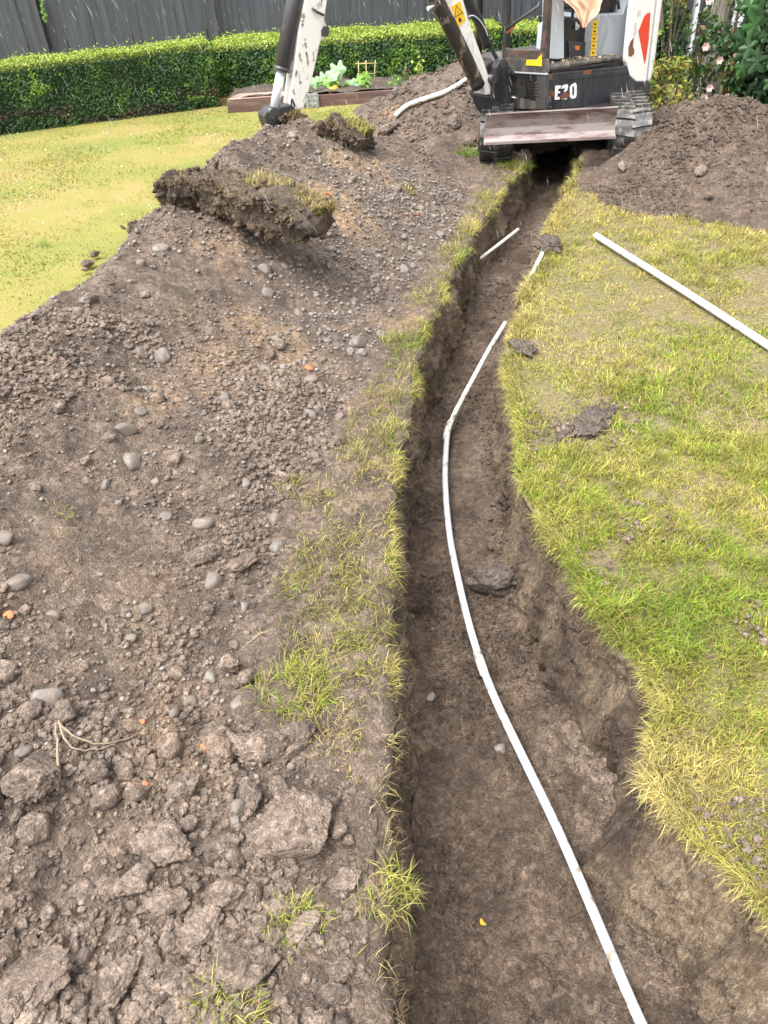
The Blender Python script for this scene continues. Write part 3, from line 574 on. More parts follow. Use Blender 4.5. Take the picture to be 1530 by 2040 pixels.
def wall_roots(side, n, label):
    y = .5 + 5.0 * RNG.random(n) ** 1.4; x = (rim_l if side < 0 else rim_r)(y) - side * RNG.uniform(-.01, .02, n); dz = RNG.exponential(.06, n)
    k = vnoise(y * 9, 2.2 + side) > -.2; y, x, dz = y[k], x[k], dz[k]; n = len(y); P = np.stack([x, y, -.02 - np.clip(dz, 0, .3)], 1); d = np.stack([-side * RNG.uniform(.3, 1, n), RNG.normal(0, .8, n)], 1); d /= np.linalg.norm(d, axis=1)[:, None]
    return tag(blades('wall_roots', P, RNG.uniform(.015, .06, n), d, RNG.uniform(1.2, 2.8, n), RNG.uniform(.0008, .0018, n) * (.8 + .2 * y), np.array([[.30, .22, .13]]) * RNG.uniform(.4, 1.2, (n, 1))), label, 'roots', kind='stuff')
wall_roots(-1, 3500, 'fine pale roots hanging from the left trench wall'); wall_roots(1, 4500, 'fine pale roots hanging from the right trench wall')
for sd_w, lab in ((-1, 'soil crumbs clinging to the left trench wall'), (1, 'soil crumbs clinging to the right trench wall')):
    nW = 5000; y = .45 + 5 * RNG.random(nW) ** 1.5; D_ = RNG.uniform(.05, .98, nW); k = vnoise(y * 7, D_ * 4, 71 + sd_w) > -.15; y, D_ = y[k], D_[k]
    s = .002 + .010 * RNG.random(len(y)) ** 3.5; tag(scatter_lumps('soil_crumbs', np.stack([wall_pt(y, D_, sd_w) - sd_w * s * .3, y, -.02 - .41 * D_], 1), s, M['wall_soil' if sd_w < 0 else 'right_wall_soil'], seed=45, sub=0), lab, 'soil crumbs', kind='stuff')
# talus crumbs along the feet of the walls
nT = 6000; y = .45 + 5.2 * RNG.random(nT) ** 1.4; sd_t = RNG.random(nT) < .5; off = RNG.exponential(.016, nT); x = np.where(sd_t, np.interp(y, ty, fl) + off - .01, np.interp(y, ty, fr) - off + .01)
s = (.003 + .014 * RNG.random(nT) ** 3.5); tag(scatter_lumps('soil_crumbs', np.stack([x, y, floor_z(x, y) + .02 * np.exp(-off / .02) + .005], 1), s, M['trench_soil'], seed=41, sub=0), 'crumbled soil fallen along the feet of the trench walls', 'soil crumbs', kind='stuff')
def tuft(name, px, py, rad, n, Lr, straw, green, label, z=None, lift=0.):
    c = hit(px, py) if z is None else on_z(px, py, z); a = RNG.uniform(0, 6.28, n); r = rad * np.sqrt(RNG.random(n)); x, y = c[0] + r * np.cos(a), c[1] + r * np.sin(a) * .8
    zz = np.maximum(heap_l(x, y, False), ground_z(x, y)) if z is None else np.full(n, z); d = .5 * np.stack([np.cos(a), np.sin(a)], 1) + unit(n) + np.array([.35, -.1]); d /= np.linalg.norm(d, axis=1)[:, None]; n2 = (vnoise(x * 30, y * 30, 3.3) > -.25); x, y, zz, d, r = x[n2], y[n2], zz[n2], d[n2], r[n2]; n = len(x)
    o = blades(name, np.stack([x, y, zz + lift - .01], 1), RNG.uniform(*Lr, n) * .8, d, RNG.uniform(.5, 2.2, n), RNG.uniform(.0014, .003, n) * (.8 + .15 * c[1]), grass_col(x, y, straw + .12, green)); return tag(o, label, 'grass tuft')
for a in [(590, 1385, .10, 900, (.05, .12), .0, .35, 'bright green tuft overhanging the trench below the torn strip'), (690, 1300, .10, 600, (.05, .10), .2, .1, 'dry tuft beside the trench above the bright tuft'),
          (640, 1190, .11, 600, (.04, .09), .2, .05, 'tangled tuft in the middle of the torn strip'), (610, 985, .09, 420, (.05, .09), .35, -.1, 'brown dry tuft at the top of the torn strip'),
          (765, 1775, .06, 280, (.05, .10), .05, .1, 'tuft hanging into the trench near the bottom'), (590, 1840, .055, 330, (.04, .08), -.1, .3, 'dark green tuft lying in the bottom rubble'),
          (450, 2015, .06, 300, (.05, .10), 0., .25, 'thin green tuft at the bottom picture edge'), (805, 690, .10, 520, (.05, .10), .2, .1, 'dense dry tuft on the left rim midway along'),
          (905, 505, .10, 380, (.05, .10), .35, 0, 'straw tuft on the left rim near the crossing pipe'), (850, 600, .10, 400, (.05, .10), .3, 0, 'straw tuft on the left rim below the crossing pipe'),
          (930, 310, .09, 300, (.08, .16), -.2, .6, 'bright green tuft beside the left track'), (1025, 335, .13, 600, (.06, .12), -.05, .35, 'green tuft under the dozer blade at the trench edge'),
          (115, 1020, .04, 60, (.03, .06), .2, .1, 'thin wisp of grass on the near heap slope'), (95, 490, .07, 90, (.04, .08), -.1, .6, 'broad green weed on the left lawn'),
          (792, 745, .07, 320, (.05, .09), .3, 0., 'straw tuft on the left rim above the pipe bend'), (772, 860, .07, 320, (.05, .09), .28, 0., 'dry tuft on the left rim level with the pipe bend'), (755, 950, .08, 360, (.05, .09), .3, 0., 'drooping dry tuft on the left rim below the pipe bend'),
          (745, 1050, .07, 300, (.04, .08), .25, .05, 'ragged tuft on the left rim opposite the trench clod'), (720, 1180, .08, 340, (.04, .09), .22, .05, 'wispy tuft on the left rim beside the tangled tuft'), (935, 455, .08, 260, (.05, .09), .35, 0., 'pale straw tuft on the left rim above the crossing pipe'), (700, 905, .07, 260, (.04, .08), .2, .1, 'flattened tuft at the inner edge of the strip'),
          (805, 378, .05, 120, (.04, .08), .35, 0., 'straw wisp on the upper right of the heap')]:
    tuft('grass_tuft', *a)

# ------------------------------------------------------------------ torn turf slabs and root balls on the heap
def sod(name, pts, half_w, thick, label, seed, grass_side=1, nb=900, green=.08):
    """pts: centreline (3D); the slab bends along it, ragged edge, roots and dry grass along one side"""
    pts = np.array(pts, float); L = np.linspace(0, 1, len(pts)); T = np.linspace(0, 1, 60)
    c = np.stack([np.interp(T, L, pts[:, i]) for i in range(3)], 1)
    for _ in range(6): c[1:-1] = (c[:-2] + 2 * c[1:-1] + c[2:]) / 4
    tan = np.gradient(c, axis=0); tan /= np.linalg.norm(tan, axis=1)[:, None]; up = np.array([0, 0, 1.]); sid = np.cross(tan, up); sid /= np.linalg.norm(sid, axis=1)[:, None]; nor = np.cross(sid, tan)
    nq = 40; ang = np.linspace(0, 2 * np.pi, nq, endpoint=False); se = lambda v: np.sign(v) * np.abs(v) ** .28
    prof = np.stack([se(np.cos(ang)) * half_w, se(np.sin(ang)) * thick / 2], 1)
    taper = np.clip(np.minimum(T, 1 - T) * 16 + .02, .02, 1) ** .45
    wv = 1 + .35 * fbm(T * 5, seed, oct=2)
    V = c[:, None] + (sid[:, None] * prof[None, :, :1] * wv[:, None, None] + nor[:, None] * prof[None, :, 1:]) * taper[:, None, None]
    nrm = V - c[:, None]; nrm /= np.linalg.norm(nrm, axis=2)[:, :, None] + 1e-9
    d = .055 * fbm(V[..., 0] * 6, V[..., 1] * 6, V[..., 2] * 6 + seed, oct=3) + .030 * fbm(V[..., 0] * 30, V[..., 1] * 34, V[..., 2] * 34, oct=4, gain=.65)
    V = V + nrm * d[..., None] * taper[:, None, None]; a = np.arange(60 * nq).reshape(60, nq); b = np.roll(a, -1, 1)
    F = np.stack([a[:-1], b[:-1], b[1:], a[1:]], -1).reshape(-1, 4)
    V = np.concatenate([V.reshape(-1, 3), V[0].mean(0)[None], V[-1].mean(0)[None]]); e0, e1 = 60 * nq, 60 * nq + 1
    F = [F, np.array([[e0, a[0, (q + 1) % nq], a[0, q]] for q in range(nq)] + [[e1, a[-1, q], a[-1, (q + 1) % nq]] for q in range(nq)])]; Vg = V[:60 * nq].reshape(60, nq, 3)
    base = c[0] * 0 + c.mean(0) - np.array([0, 0, thick / 2]); root = empty(name, base, label, 'turf slab')
    obj_np('soil_body', V, F, M['sod_roots'], base=base, parent=root, smooth=True)
    nk = int(nb * .7); i = RNG.integers(1, 59, nk); q = RNG.integers(0, nq, nk); o = scatter_lumps('loose_crumbs', Vg[i, q] - base + RNG.normal(0, .006, (nk, 3)), .004 + .022 * RNG.random(nk) ** 3, M['sod_roots'], parent=root, seed=80); o['kind'] = 'stuff'
    i = RNG.integers(2, 58, nb); t_ = RNG.uniform(-.5, .5, nb)
    i = np.clip((58 * (1 - .5 * RNG.random(nb) ** 1.3)).astype(int), 2, 58); P = c[i] + sid[i] * (half_w * grass_side * RNG.uniform(.2, 1.1, nb))[:, None] + nor[i] * (thick * RNG.uniform(.2, .6, nb))[:, None]
    dd = sid[i, :2] * grass_side + .7 * unit(nb); dd /= np.linalg.norm(dd, axis=1)[:, None]
    col = (STRAW * .45 + BROWN * .35) * RNG.uniform(.35, 1.15, (nb, 1)); g = RNG.random(nb) < green; col[g] = OLIVE * .8
    o = blades('dry_grass', P - base, RNG.uniform(.02, .07, nb), dd, RNG.uniform(1.0, 2.6, nb), RNG.uniform(.003, .006, nb), col, parent=root); o['kind'] = 'stuff'
    nr = nb * 2; i = RNG.integers(2, 58, nr); q = RNG.integers(0, nq, nr); P = Vg[i, q]
    col = BROWN * RNG.uniform(.2, 1.2, (nr, 1)); o = blades('roots', P - base, RNG.uniform(.012, .05, nr), unit(nr), RNG.uniform(.8, 2.9, nr), RNG.uniform(.0015, .0032, nr), col, parent=root); o['kind'] = 'stuff'
    return root
def hp3(px, py, dz): p = hit(px, py); return p + np.array([0, 0, dz])
sod('turf_slab', [on_y(318, 376, 4.02), on_y(380, 373, 3.98), on_y(455, 382, 3.90), on_y(520, 402, 3.78), on_y(575, 430, 3.62), on_y(620, 460, 3.45)], .125, .12, 'large overturned slab of turf draped across the long heap', 3., -1, 2600)
sod('turf_slab', [on_y(645, 250, 5.35), on_y(685, 264, 5.3), on_y(722, 286, 5.2)], .09, .10, 'grassy turf lump on the heap crest right of the digger arm', 6., -1, 1100, .5)
sod('turf_slab', [on_y(265, 480, 3.72), on_y(310, 455, 3.8)], .06, .08, 'small turf scrap at the left foot of the big slab', 8., 1, 260)
sod('turf_slab', [on_y(556, 262, 5.5), on_y(580, 252, 5.5), on_y(600, 250, 5.5)], .10, .16, 'fibrous brown root ball in front of the bucket', 9., 1, 500)
p = on_y(622, 255, 5.35); o = put(CLODS[0], 'clod', (p[0], p[1], p[2] - .06), .20, 0, .2, .4, (.75, .7, 1.0)); tag(o, 'smooth grey clod between the root ball and the grassy turf lump', 'clod')
sod('turf_slab', [on_y(1350, 258, 5.75), on_y(1362, 285, 5.6)], .05, .07, 'small grassy sod on top of the right heap', 12., 1, 220)
sod('turf_slab', [on_y(1375, 222, 6.0), on_y(1402, 232, 5.95)], .05, .06, 'straw-topped sod at the peak of the right heap', 13., 1, 220)
# muddy lumps on the right lawn
MUDM = [mesh_np('mud_clump', *lump(5, .40, 1.8, 70.5 + q, 0, (1, .8, .55), .2), M['dark_clod'], smooth=True) for q in range(3)]
for k, (px, py, wp, lab) in enumerate([(1180, 855, 78, 'dark muddy lump pressed into the right lawn'), (1128, 868, 46, 'smaller mud lump left of the dark muddy lump'), (1090, 497, 56, 'mud lump at the right rim by the pipe end'), (1040, 700, 50, 'mud lump on the right rim midway along'), (1135, 892, 34, 'flat mud smear nearest the camera on the right lawn')]):
    p = on_z(px, py); o = put(MUDM[k % 3], 'mud_clump', p, px_size(p, wp) * 1.25, .0, .1, random.uniform(0, 6), (1, .8, .55)); tag(o, lab, 'mud')
# ------------------------------------------------------------------ pipes
def smooth_path(pts, k=8):
    pts = [np.asarray(p, float) for p in pts]; P = [pts[0]] + pts + [pts[-1]]; out = []
    for i in range(1, len(P) - 2):
        for j in range(k):
            t = j / k; a, b, c, d = P[i - 1], P[i], P[i + 1], P[i + 2]
            out.append(.5 * ((2 * b) + (c - a) * t + (2 * a - 5 * b + 4 * c - d) * t * t + (3 * b - a - 3 * c + d) * t ** 3))
    return out + [pts[-1]]
PR = .0125
def hollow(b, pts, r, n=14):
    """pipe with an open end"""
    b.tube(pts, r, n, cap=False); b.tube(pts, r * .8, n, cap=False); return b
fz = -.385 + PR + .012
lower = [on_z(x, y, fz + dz) for x, y, dz in [(1330, 2150, .03), (1262, 2005, .025), (1190, 1835, .02), (1110, 1650, .02), (1040, 1505, .02), (990, 1400, .02), (960, 1325, .022), (935, 1245, .022), (912, 1150, .02), (895, 1060, .02), (887, 960, .02), (889, 890, .024), (893, 855, .03)]]
upper = [on_z(x, y, fz + dz) for x, y, dz in [(893, 855, .03), (910, 815, .05), (945, 750, .09), (975, 695, .13), (1007, 643, .17)]]
pp = empty('water_pipe', lower[0] * 0 + np.array([lower[1][0], lower[1][1], -.38]), 'long white plastic pipe snaking along the trench floor', 'pipe'); pb = np.array(pp.location)
hollow(B(), smooth_path(lower), PR * 1.0).build('white_length', M['white_plastic'], pp, pb)
o = hollow(B(), smooth_path(upper), PR * .92).build('muddy_length', M['pipe_muddy'], pp, pb); o['label'] = 'older mud-stained upper length of pipe'
B().tube(smooth_path([on_z(x, y, fz + .028) for x, y in [(889, 872), (892, 856), (898, 840)]], 4), PR * 1.25, 14).build('coupling', M['pipe_muddy'], pp, pb)
B().tube([on_z(951, 1300, fz + .022), on_z(965, 1342, fz + .022)], PR * 1.18, 14).build('joint_sleeve', M['pipe_muddy'], pp, pb)
def pipe(pts, r, m, label, k=6):
    pts = smooth_path(pts, k); base = pts[0] - np.array([0, 0, r]); return tag(hollow(B(), pts, r).build('pipe', m, None, base), label, 'pipe')
pipe([on_z(1032, 457, -.12), on_z(995, 486, -.15), on_z(955, 516, -.18)], .010, M['pipe_muddy'], 'short muddy pipe crossing the trench from its left wall')
pipe([on_z(1080, 505, .035), on_z(1064, 538, .012), on_z(1046, 570, -.04)], .011, M['pipe_muddy'], 'muddy pipe stub poking from the right trench rim')
pipe([on_z(1187, 469, .035), on_z(1360, 578, .03), on_z(1545, 698, .03)], .0165, M['white_plastic'], 'clean white pipe lying loose on the right lawn')
q = [hit(x, y) + np.array([0, -.02, .02]) for x, y in [(786, 236), (812, 214), (850, 200), (885, 188), (915, 172), (942, 152)]]
pipe(q, .020, M['pipe_muddy'], 'bent pale pipe lying over the heap behind the boom', 5)
# roots and string
def root_line(pts, r, label, name='root', cat='root', m='root'):
    P = smooth_path(pts, 5); P = [p + np.array([RNG.normal(0, .0015), RNG.normal(0, .0015), RNG.normal(0, .001)]) for p in P]
    return tag(B().tube(P, [r * (1 - .6 * i / len(P)) for i in range(len(P))], 6).build(name, M[m], None, P[0]), label, cat)
root_line([hp3(118, 1580, .01), hp3(125, 1520, .03), hp3(122, 1460, .035), hp3(160, 1480, .02), hp3(215, 1490, .015), hp3(275, 1470, .01)], .0035, 'twisted string of roots hanging off the wedge-shaped clod', 'root_string')
root_line([hp3(125, 1455, .035), hp3(150, 1500, .02), hp3(190, 1500, .015), hp3(230, 1490, .012)], .0028, 'second thin root looped beside the twisted root string')
root_line([hp3(492, 1290, .01), hp3(520, 1278, .03), hp3(552, 1270, .035)], .0022, 'dry straw stalk at the left edge of the turf strip')
root_line([on_z(1010, 1120, -.36), on_z(1022, 1105, -.34), on_z(1035, 1092, -.33)], .004, 'reddish root sticking up from the trench floor', 'root', 'root', 'terracotta')
root_line([on_y(1530, 1895, .70), on_y(1505, 1905, .68), on_y(1480, 1910, .66)], .002, 'thin pale root poking from the right trench wall')
root_line([hp3(735, 1620, .0), hp3(755, 1600, .01), hp3(775, 1620, .01)], .002, 'pale root hooked over the left trench rim')
# orange shards, leaf
for i, (px, py, wp, m, lab) in enumerate([(18, 1229, 24, 'terracotta', 'bright orange shard at the left picture edge'), (616, 737, 22, 'terracotta', 'orange brick chip above the pale angular stone'), (655, 391, 18, 'terracotta', 'tan-orange chip below the heap crest'), (829, 432, 14, 'terracotta', 'small red shard on the right shoulder of the heap'), (690, 658, 12, 'terracotta', 'tiny orange shard near the mud-coated stone'), (404, 1495, 22, 'terracotta', 'brick-red shard left of the rough clod'), (283, 1440, 13, 'terracotta', 'small orange fleck by the root string'), (290, 1563, 14, 'terracotta', 'orange fleck below the root string'), (962, 1840, 19, 'yellow_leaf', 'yellow leaf lying on the trench floor')]):
    p = hit(px, py); Vl, Fl = lump(2, .2, 1.4, 90.5 + i, 2, (1, .75, .22 if m == 'terracotta' else .07)); s = px_size(p, wp) / 2
    o = obj_np('brick_shard' if m == 'terracotta' else 'leaf', Vl * s, Fl, M[m], smooth=False); o.location = p + np.array([0, 0, s * .5]); o.rotation_euler = (.5, .2, i); tag(o, lab, 'shard' if m == 'terracotta' else 'leaf')

# ------------------------------------------------------------------ mini excavator
HCEN = np.array([1.58, 6.70, 0.]); HF = np.array([-.906, -.423, 0.]); HL = np.array([.423, -.906, 0.]); Z = np.array([0, 0, 1.])
def sd_(px, py, v=.44): return on_plane(px, py, HCEN + HL * v, HL)
def fr_(px, py, u=.5): return on_plane(px, py, HCEN + HF * u, HF)
def hpt(u, v, z): return HCEN + HF * u + HL * v + Z * z
ex = empty('mini_excavator', (1.45, 6.65, 0), 'muddy white and black mini excavator straddling the trench, arm resting on the heap', 'excavator'); EB = np.array([1.45, 6.65, 0.])
def part(b, name, m, parent=None, label=None):
    o = b.build(name, M[m], parent or ex, EB)
    if label: o['label'] = label
    return o
YAW = R(11); PIV = np.array([.865, 5.95, 0.])
def yawed(p): d = np.asarray(p, float) - PIV; c_, s_y = math.cos(YAW), math.sin(YAW); return PIV + np.array([d[0] * c_ + d[1] * s_y, -d[0] * s_y + d[1] * c_, d[2]])
def turn(o): o.rotation_euler = (0, 0, -YAW); o.location = Vector(yawed(EB) - EB); return o
# tracks
def track(x0, x1, m, label):
    y0, y1, h, r = 5.95, 7.42, .34, .17; pts = []
    for k in range(13): a = R(90 + 180 * k / 12); pts.append((y0 + r + r * math.cos(a), r + r * math.sin(a)))
    for k in range(13): a = R(-90 + 180 * k / 12); pts.append((y1 - r + r * math.cos(a), r + r * math.sin(a)))
    root = part(B().prism([(x0, y, z + .004) for y, z in pts], (x1 - x0, 0, 0), .008), 'track', m, None, label)
    # lugs round the belt, one object each
    L = len(pts); P = np.array(pts + [pts[0]]); seg = np.linalg.norm(np.diff(P, axis=0), axis=1); cum = np.concatenate([[0], np.cumsum(seg)]); n = 30
    for side in (0, 1):
        b = B(); xa = x0 + .004 if side == 0 else (x0 + x1) / 2 - .01; xb = (x0 + x1) / 2 + .01 if side == 0 else x1 - .004; dv = .02
        b.prism([(xa, -.022 + dv * side, 0), (xb, -.022 + dv * (1 - side), 0), (xb, .010 + dv * (1 - side), 0), (xa, .010 + dv * side, 0)], (0, 0, .014), .003)
        me = bpy.data.meshes.new('lug'); b.bm.to_mesh(me); b.bm.free(); me.materials.append(M[m])
        for k in range(n):
            s = (k + .5 * side) / n * cum[-1]; y = np.interp(s, cum, P[:, 0]); z = np.interp(s, cum, P[:, 1]) + .004; j = min(np.searchsorted(cum, s, 'right') - 1, L - 1)
            t = P[j + 1] - P[j]; t /= np.linalg.norm(t); nn = np.array([t[1], -t[0]])
            if nn @ (np.array([y, z]) - np.array([(y0 + y1) / 2 if abs(t[0]) > .9 else np.clip(y, y0 + r, y1 - r), r])) < 0: nn = -nn
            if z < .02 and nn[1] < -.9: continue
            o = link('lug', me, root); o.matrix_local = Matrix(((1, 0, 0, -EB[0]), (0, t[0], nn[0], y - EB[1]), (0, t[1], nn[1], z), (0, 0, 0, 1)))
    for yy in (y0 + r, y1 - r):
        part(B().cyl((x0 - .012, yy, r), (x1 + .012, yy, r), .09), 'wheel', 'black_paint', root)
    for yy in (6.4, 6.68, 6.96): part(B().cyl((x0 - .006, yy, .07), (x1 + .006, yy, .07), .05), 'roller', 'black_paint', root)
    return turn(root)
track(.865, 1.10, 'rubber', 'wet black left rubber track'); track(1.80, 2.05, 'muddy_rubber', 'mud-caked right rubber track')
turn(part(B().abox((1.10, 6.3, .12), (1.80, 7.05, .30), .02).cyl((1.45, 6.68, .28), (1.45, 6.68, .38), .27, 28), 'undercarriage', 'black_paint'))
# dozer blade
BLN = np.array([-math.sin(YAW * .75), -math.cos(YAW * .75), 0.]); BLP = np.array([.885, 5.76, 0.]); bl = [on_plane(x, y, BLP, BLN) for x, y in ((970, 229), (1233, 214), (1226, 276), (964, 289))]
def blade_row(t, off): a = bl[0] + (bl[3] - bl[0]) * t; c = bl[1] + (bl[2] - bl[1]) * t; return a + np.array([0, off, 0]), c + np.array([0, off, 0])
Vd, rows = [], [(-.01, .012), (.0, 0), (.06, .010), (.25, .028), (.5, .036), (.75, .028), (.92, .008), (1.0, -.006)]
for t, off in rows:
    a, c = blade_row(t, off)
    for k in range(12): Vd.append(a + (c - a) * k / 11)
nf = len(Vd); Vd = np.array(Vd); Vd = np.concatenate([Vd, Vd + np.array([0, .025, 0])]); Fd = grid_faces(len(rows), 12)
rim_i = list(range(12)) + [12 * r_ + 11 for r_ in range(1, len(rows))] + [12 * (len(rows) - 1) + k for k in range(10, -1, -1)] + [12 * r_ for r_ in range(len(rows) - 2, 0, -1)]
sidef = [[a, b, b + nf, a + nf] for a, b in zip(rim_i, rim_i[1:] + rim_i[:1])]
do = obj_np('dozer_blade', Vd, np.concatenate([Fd[:, ::-1], Fd + nf, np.array(sidef)]), M['blade_steel'], base=EB, parent=ex); do['label'] = 'worn reddish-grey dozer blade facing the camera'
a, c = blade_row(.94, -.012); part(B().box((a + c) / 2, (c - a) / 2 * .995, (0, .006, 0), (bl[3] - bl[0]) * .05, .002), 'cutting_edge', 'blade_steel', do)
for xx in (1.17, 1.62): turn(part(B().prism([(xx, 5.84, .22), (xx, 5.84, .36), (xx, 6.35, .30), (xx, 6.35, .16)], (.06, 0, 0), .008), 'blade_arm', 'black_paint'))
# upper structure
part(B().prism([hpt(u, v, .375) for u, v in [(.5, .40), (.5, -.44), (.0, -.47), (-.45, -.40), (-.62, -.15), (-.62, .15), (-.45, .40)]], (0, 0, .20), .01), 'house_body', 'black_paint')
spx = [(1086, 147), (1250, 131), (1255, 150), (1268, 164), (1294, 163), (1293, 190), (1287, 202), (1235, 210), (1086, 219)]
sp = part(B().prism([sd_(x, y) for x, y in spx], -HL * .035, .006), 'side_panel', 'black_panel', None, 'scuffed black lower side panel with worn model number')
part(B().prism([sd_(x, y, .4435) for x, y in [(1128, 152), (1250, 139), (1252, 146), (1130, 160)]], -HL * .006, .002), 'panel_ridge', 'black_panel', sp)
for x, y in [(1098, 160), (1096, 214), (1265, 192)]:
    c = sd_(x, y, .441); part(B().tube([c, c + HL * .006], [.012, .007], 12), 'bolt', 'dirty_panel', sp)
Zp = [(1086, 147), (1096, 146), (1094, 218), (1086, 219)]
for pts in ([(1087, 178), (1100, 180), (1106, 188), (1098, 196), (1087, 194)], [(1087, 149), (1102, 148), (1100, 158), (1090, 162), (1087, 160)], [(1118, 190), (1128, 182), (1136, 184), (1134, 194), (1124, 197), (1116, 197)], [(1160, 141), (1180, 139), (1172, 156), (1162, 152)]):
    part(B().prism([sd_(x, y, .4432) for x, y in pts], -HL * .0025), 'rust_patch', 'rust', sp)
# worn lettering E 2 0, drawn as strokes
def stroke(polys, name, m, parent, v=.4425):
    for pts in polys: part(B().prism([sd_(x, y, v) for x, y in pts], -HL * .0018), name, m, parent)
LET = [[(1106, 171), (1117, 170), (1117, 176), (1112, 177), (1112, 182), (1116, 182), (1116, 186), (1111, 186), (1110, 193), (1115, 193), (1115, 198), (1105, 199)],
       [(1119, 172), (1124, 169), (1131, 168), (1132, 172), (1130, 180), (1124, 184), (1124, 180), (1127, 175), (1119, 177)],
       [(1121, 195), (1130, 195), (1129, 198), (1120, 198)]]
stroke(LET, 'model_letter', 'white_ink', sp)
oc = [(1142, 166), (1147, 165), (1149, 169), (1149, 190), (1146, 196), (1139, 197), (1135, 193), (1135, 172)]; ic = [(1142, 171), (1144, 171), (1144, 189), (1142, 191), (1140, 190), (1140, 172)]
b = B(); bm = b.bm
def ringface(o_pts, i_pts, v):
    cx = sum(p[0] for p in o_pts) / len(o_pts); cy = sum(p[1] for p in o_pts) / len(o_pts); K = 24
    def at_angle(pts, a):
        dx, dy = math.cos(a), math.sin(a); best = 0
        for (x1, y1), (x2, y2) in zip(pts, pts[1:] + pts[:1]):
            ex_, ey = x2 - x1, y2 - y1; den = dx * ey - dy * ex_
            if abs(den) < 1e-9: continue
            t = ((x1 - cx) * ey - (y1 - cy) * ex_) / den; u = ((x1 - cx) * dy - (y1 - cy) * dx) / den
            if t > 0 and -.001 <= u <= 1.001: best = max(best, t)
        return sd_(cx + dx * best, cy + dy * best, v)
    O = [at_angle(o_pts, 2 * math.pi * k / K) for k in range(K)]; I = [at_angle(i_pts, 2 * math.pi * k / K) for k in range(K)]
    return np.array(O + I), np.array([[k, (k + 1) % K, K + (k + 1) % K, K + k] for k in range(K)])
b.bm.free(); Vr, Fr = ringface(oc, ic, .4425); obj_np('model_letter', Vr, Fr, M['white_ink'], base=EB, parent=sp)
# white engine cover and tail
wp_ = part(B().prism([sd_(x, y, .443) for x, y in [(1285, -140), (1262, -10), (1256, 40), (1248, 122), (1255, 151), (1268, 163), (1288, 163), (1307, 0), (1324, -140)]], -HL * .05, .010), 'engine_cover', 'white_paint', None, 'white side cover with red arrow stripe and a rusted hole')
part(B().prism([sd_(x, y, .432) for x, y in [(1326, -140), (1309, 0), (1290, 163), (1298, 160), (1306, 120), (1321, 0), (1338, -140)]], -HL * .86, .02), 'tail_weight', 'white_paint')
part(B().prism([sd_(x, y, .4455) for x, y in [(1296, 25), (1290, 26), (1284, 32), (1272, 62), (1284, 127), (1287, 118), (1293, 75)]], -HL * .004), 'red_stripe', 'orange_red', wp_)
part(B().prism([sd_(x, y, .4455) for x, y in [(1263, 74), (1256, 84), (1252, 95), (1252, 111), (1257, 113), (1263, 108), (1264, 100), (1261, 92)]], -HL * .004), 'rust_hole', 'rust', wp_)
for k in range(6):
    y0 = 46 + k * 4.2; part(B().prism([sd_(x, y, .4453) for x, y in [(1263 - k * .3, y0), (1269 - k * .3, y0 - .4), (1269 - k * .3, y0 + 2.2), (1263 - k * .3, y0 + 2.6)]], -HL * .003), 'embossed_letter', 'pale_grey', wp_)
# operator station
dk = part(B().prism([hpt(.50, .44, .575), hpt(.50, -.44, .575), hpt(-.22, -.44, .575), hpt(-.22, .44, .575)], (0, 0, .02), .004), 'deck', 'dirty_panel')
part(B().prism([sd_(x, y, .43) for x, y in [(1098, 139), (1190, 127), (1212, 124), (1212, 129), (1190, 133), (1098, 146)]], -HL * .05, .004), 'deck_lip', 'black_paint')
nD = 160; u = RNG.uniform(-.18, .36, nD); v = RNG.uniform(.08, .42, nD); Pd = HCEN + HF * u[:, None] + HL * v[:, None] + Z * .60
o = scatter_lumps('deck_debris', Pd - EB, RNG.uniform(.004, .011, nD), M['pebble'], parent=ex, col=np.where(RNG.random((nD, 1)) < .3, np.array([[.5, .42, .25]]), np.array([[.2, .16, .11]])), seed=22); o['kind'] = 'stuff'
def inner(pts, v, depth, name, m, bev=.006, parent=None, label=None): return part(B().prism([sd_(x, y, v) for x, y in pts], -HL * depth, bev), name, m, parent, label)
sb = inner([(1182, 36), (1192, 31), (1241, 27), (1262, -30), (1262, 60), (1250, 128), (1176, 118)], .32, .55, 'seat_base', 'grey_paint')
dec = inner([(1181, 40), (1192, 39), (1187, 111), (1176, 112)], .323, .002, 'yellow_decal_strip', 'yellow_decal', 0, sb)
for k in range(1, 5): inner([(1180.6 - k * 1.0, 40 + 14.3 * k), (1191.2 - k * 1.0, 39.3 + 14.3 * k), (1191.2 - k, 40.2 + 14.3 * k), (1180.6 - k, 41 + 14.3 * k)], .3245, .002, 'decal_line', 'black_ink', 0, dec)
for k in range(5): inner([(1184 - k, 46 + 14.2 * k), (1188 - k, 47 + 14.2 * k), (1187 - k, 51 + 14.2 * k), (1183.5 - k, 49 + 14.2 * k)], .3245, .002, 'decal_symbol', 'black_ink', 0, dec)
cs = inner([(1124, 38), (1135, 35), (1172, 38), (1177, 48), (1174, 120), (1126, 120)], .24, .30, 'control_console', 'black_paint')
inner([(1133, 82), (1168, 84), (1166, 116), (1134, 116)], .255, .03, 'console_door', 'barrel_grey', .004, cs)
inner([(1146, 91), (1155, 91), (1155, 99), (1149, 100), (1146, 97)], .258, .003, 'warning_sticker', 'orange_ink', 0, cs)
c = sd_(1149, 52, .25); part(B().cyl(c, c + HL * .02, .012), 'ignition_key', 'pale_grey', cs); part(B().prism([sd_(x, y, .262) for x, y in [(1147, 44), (1151, 44), (1152, 60), (1147, 60)]], -HL * .006, .001), 'key_tag', 'pale_grey', cs)
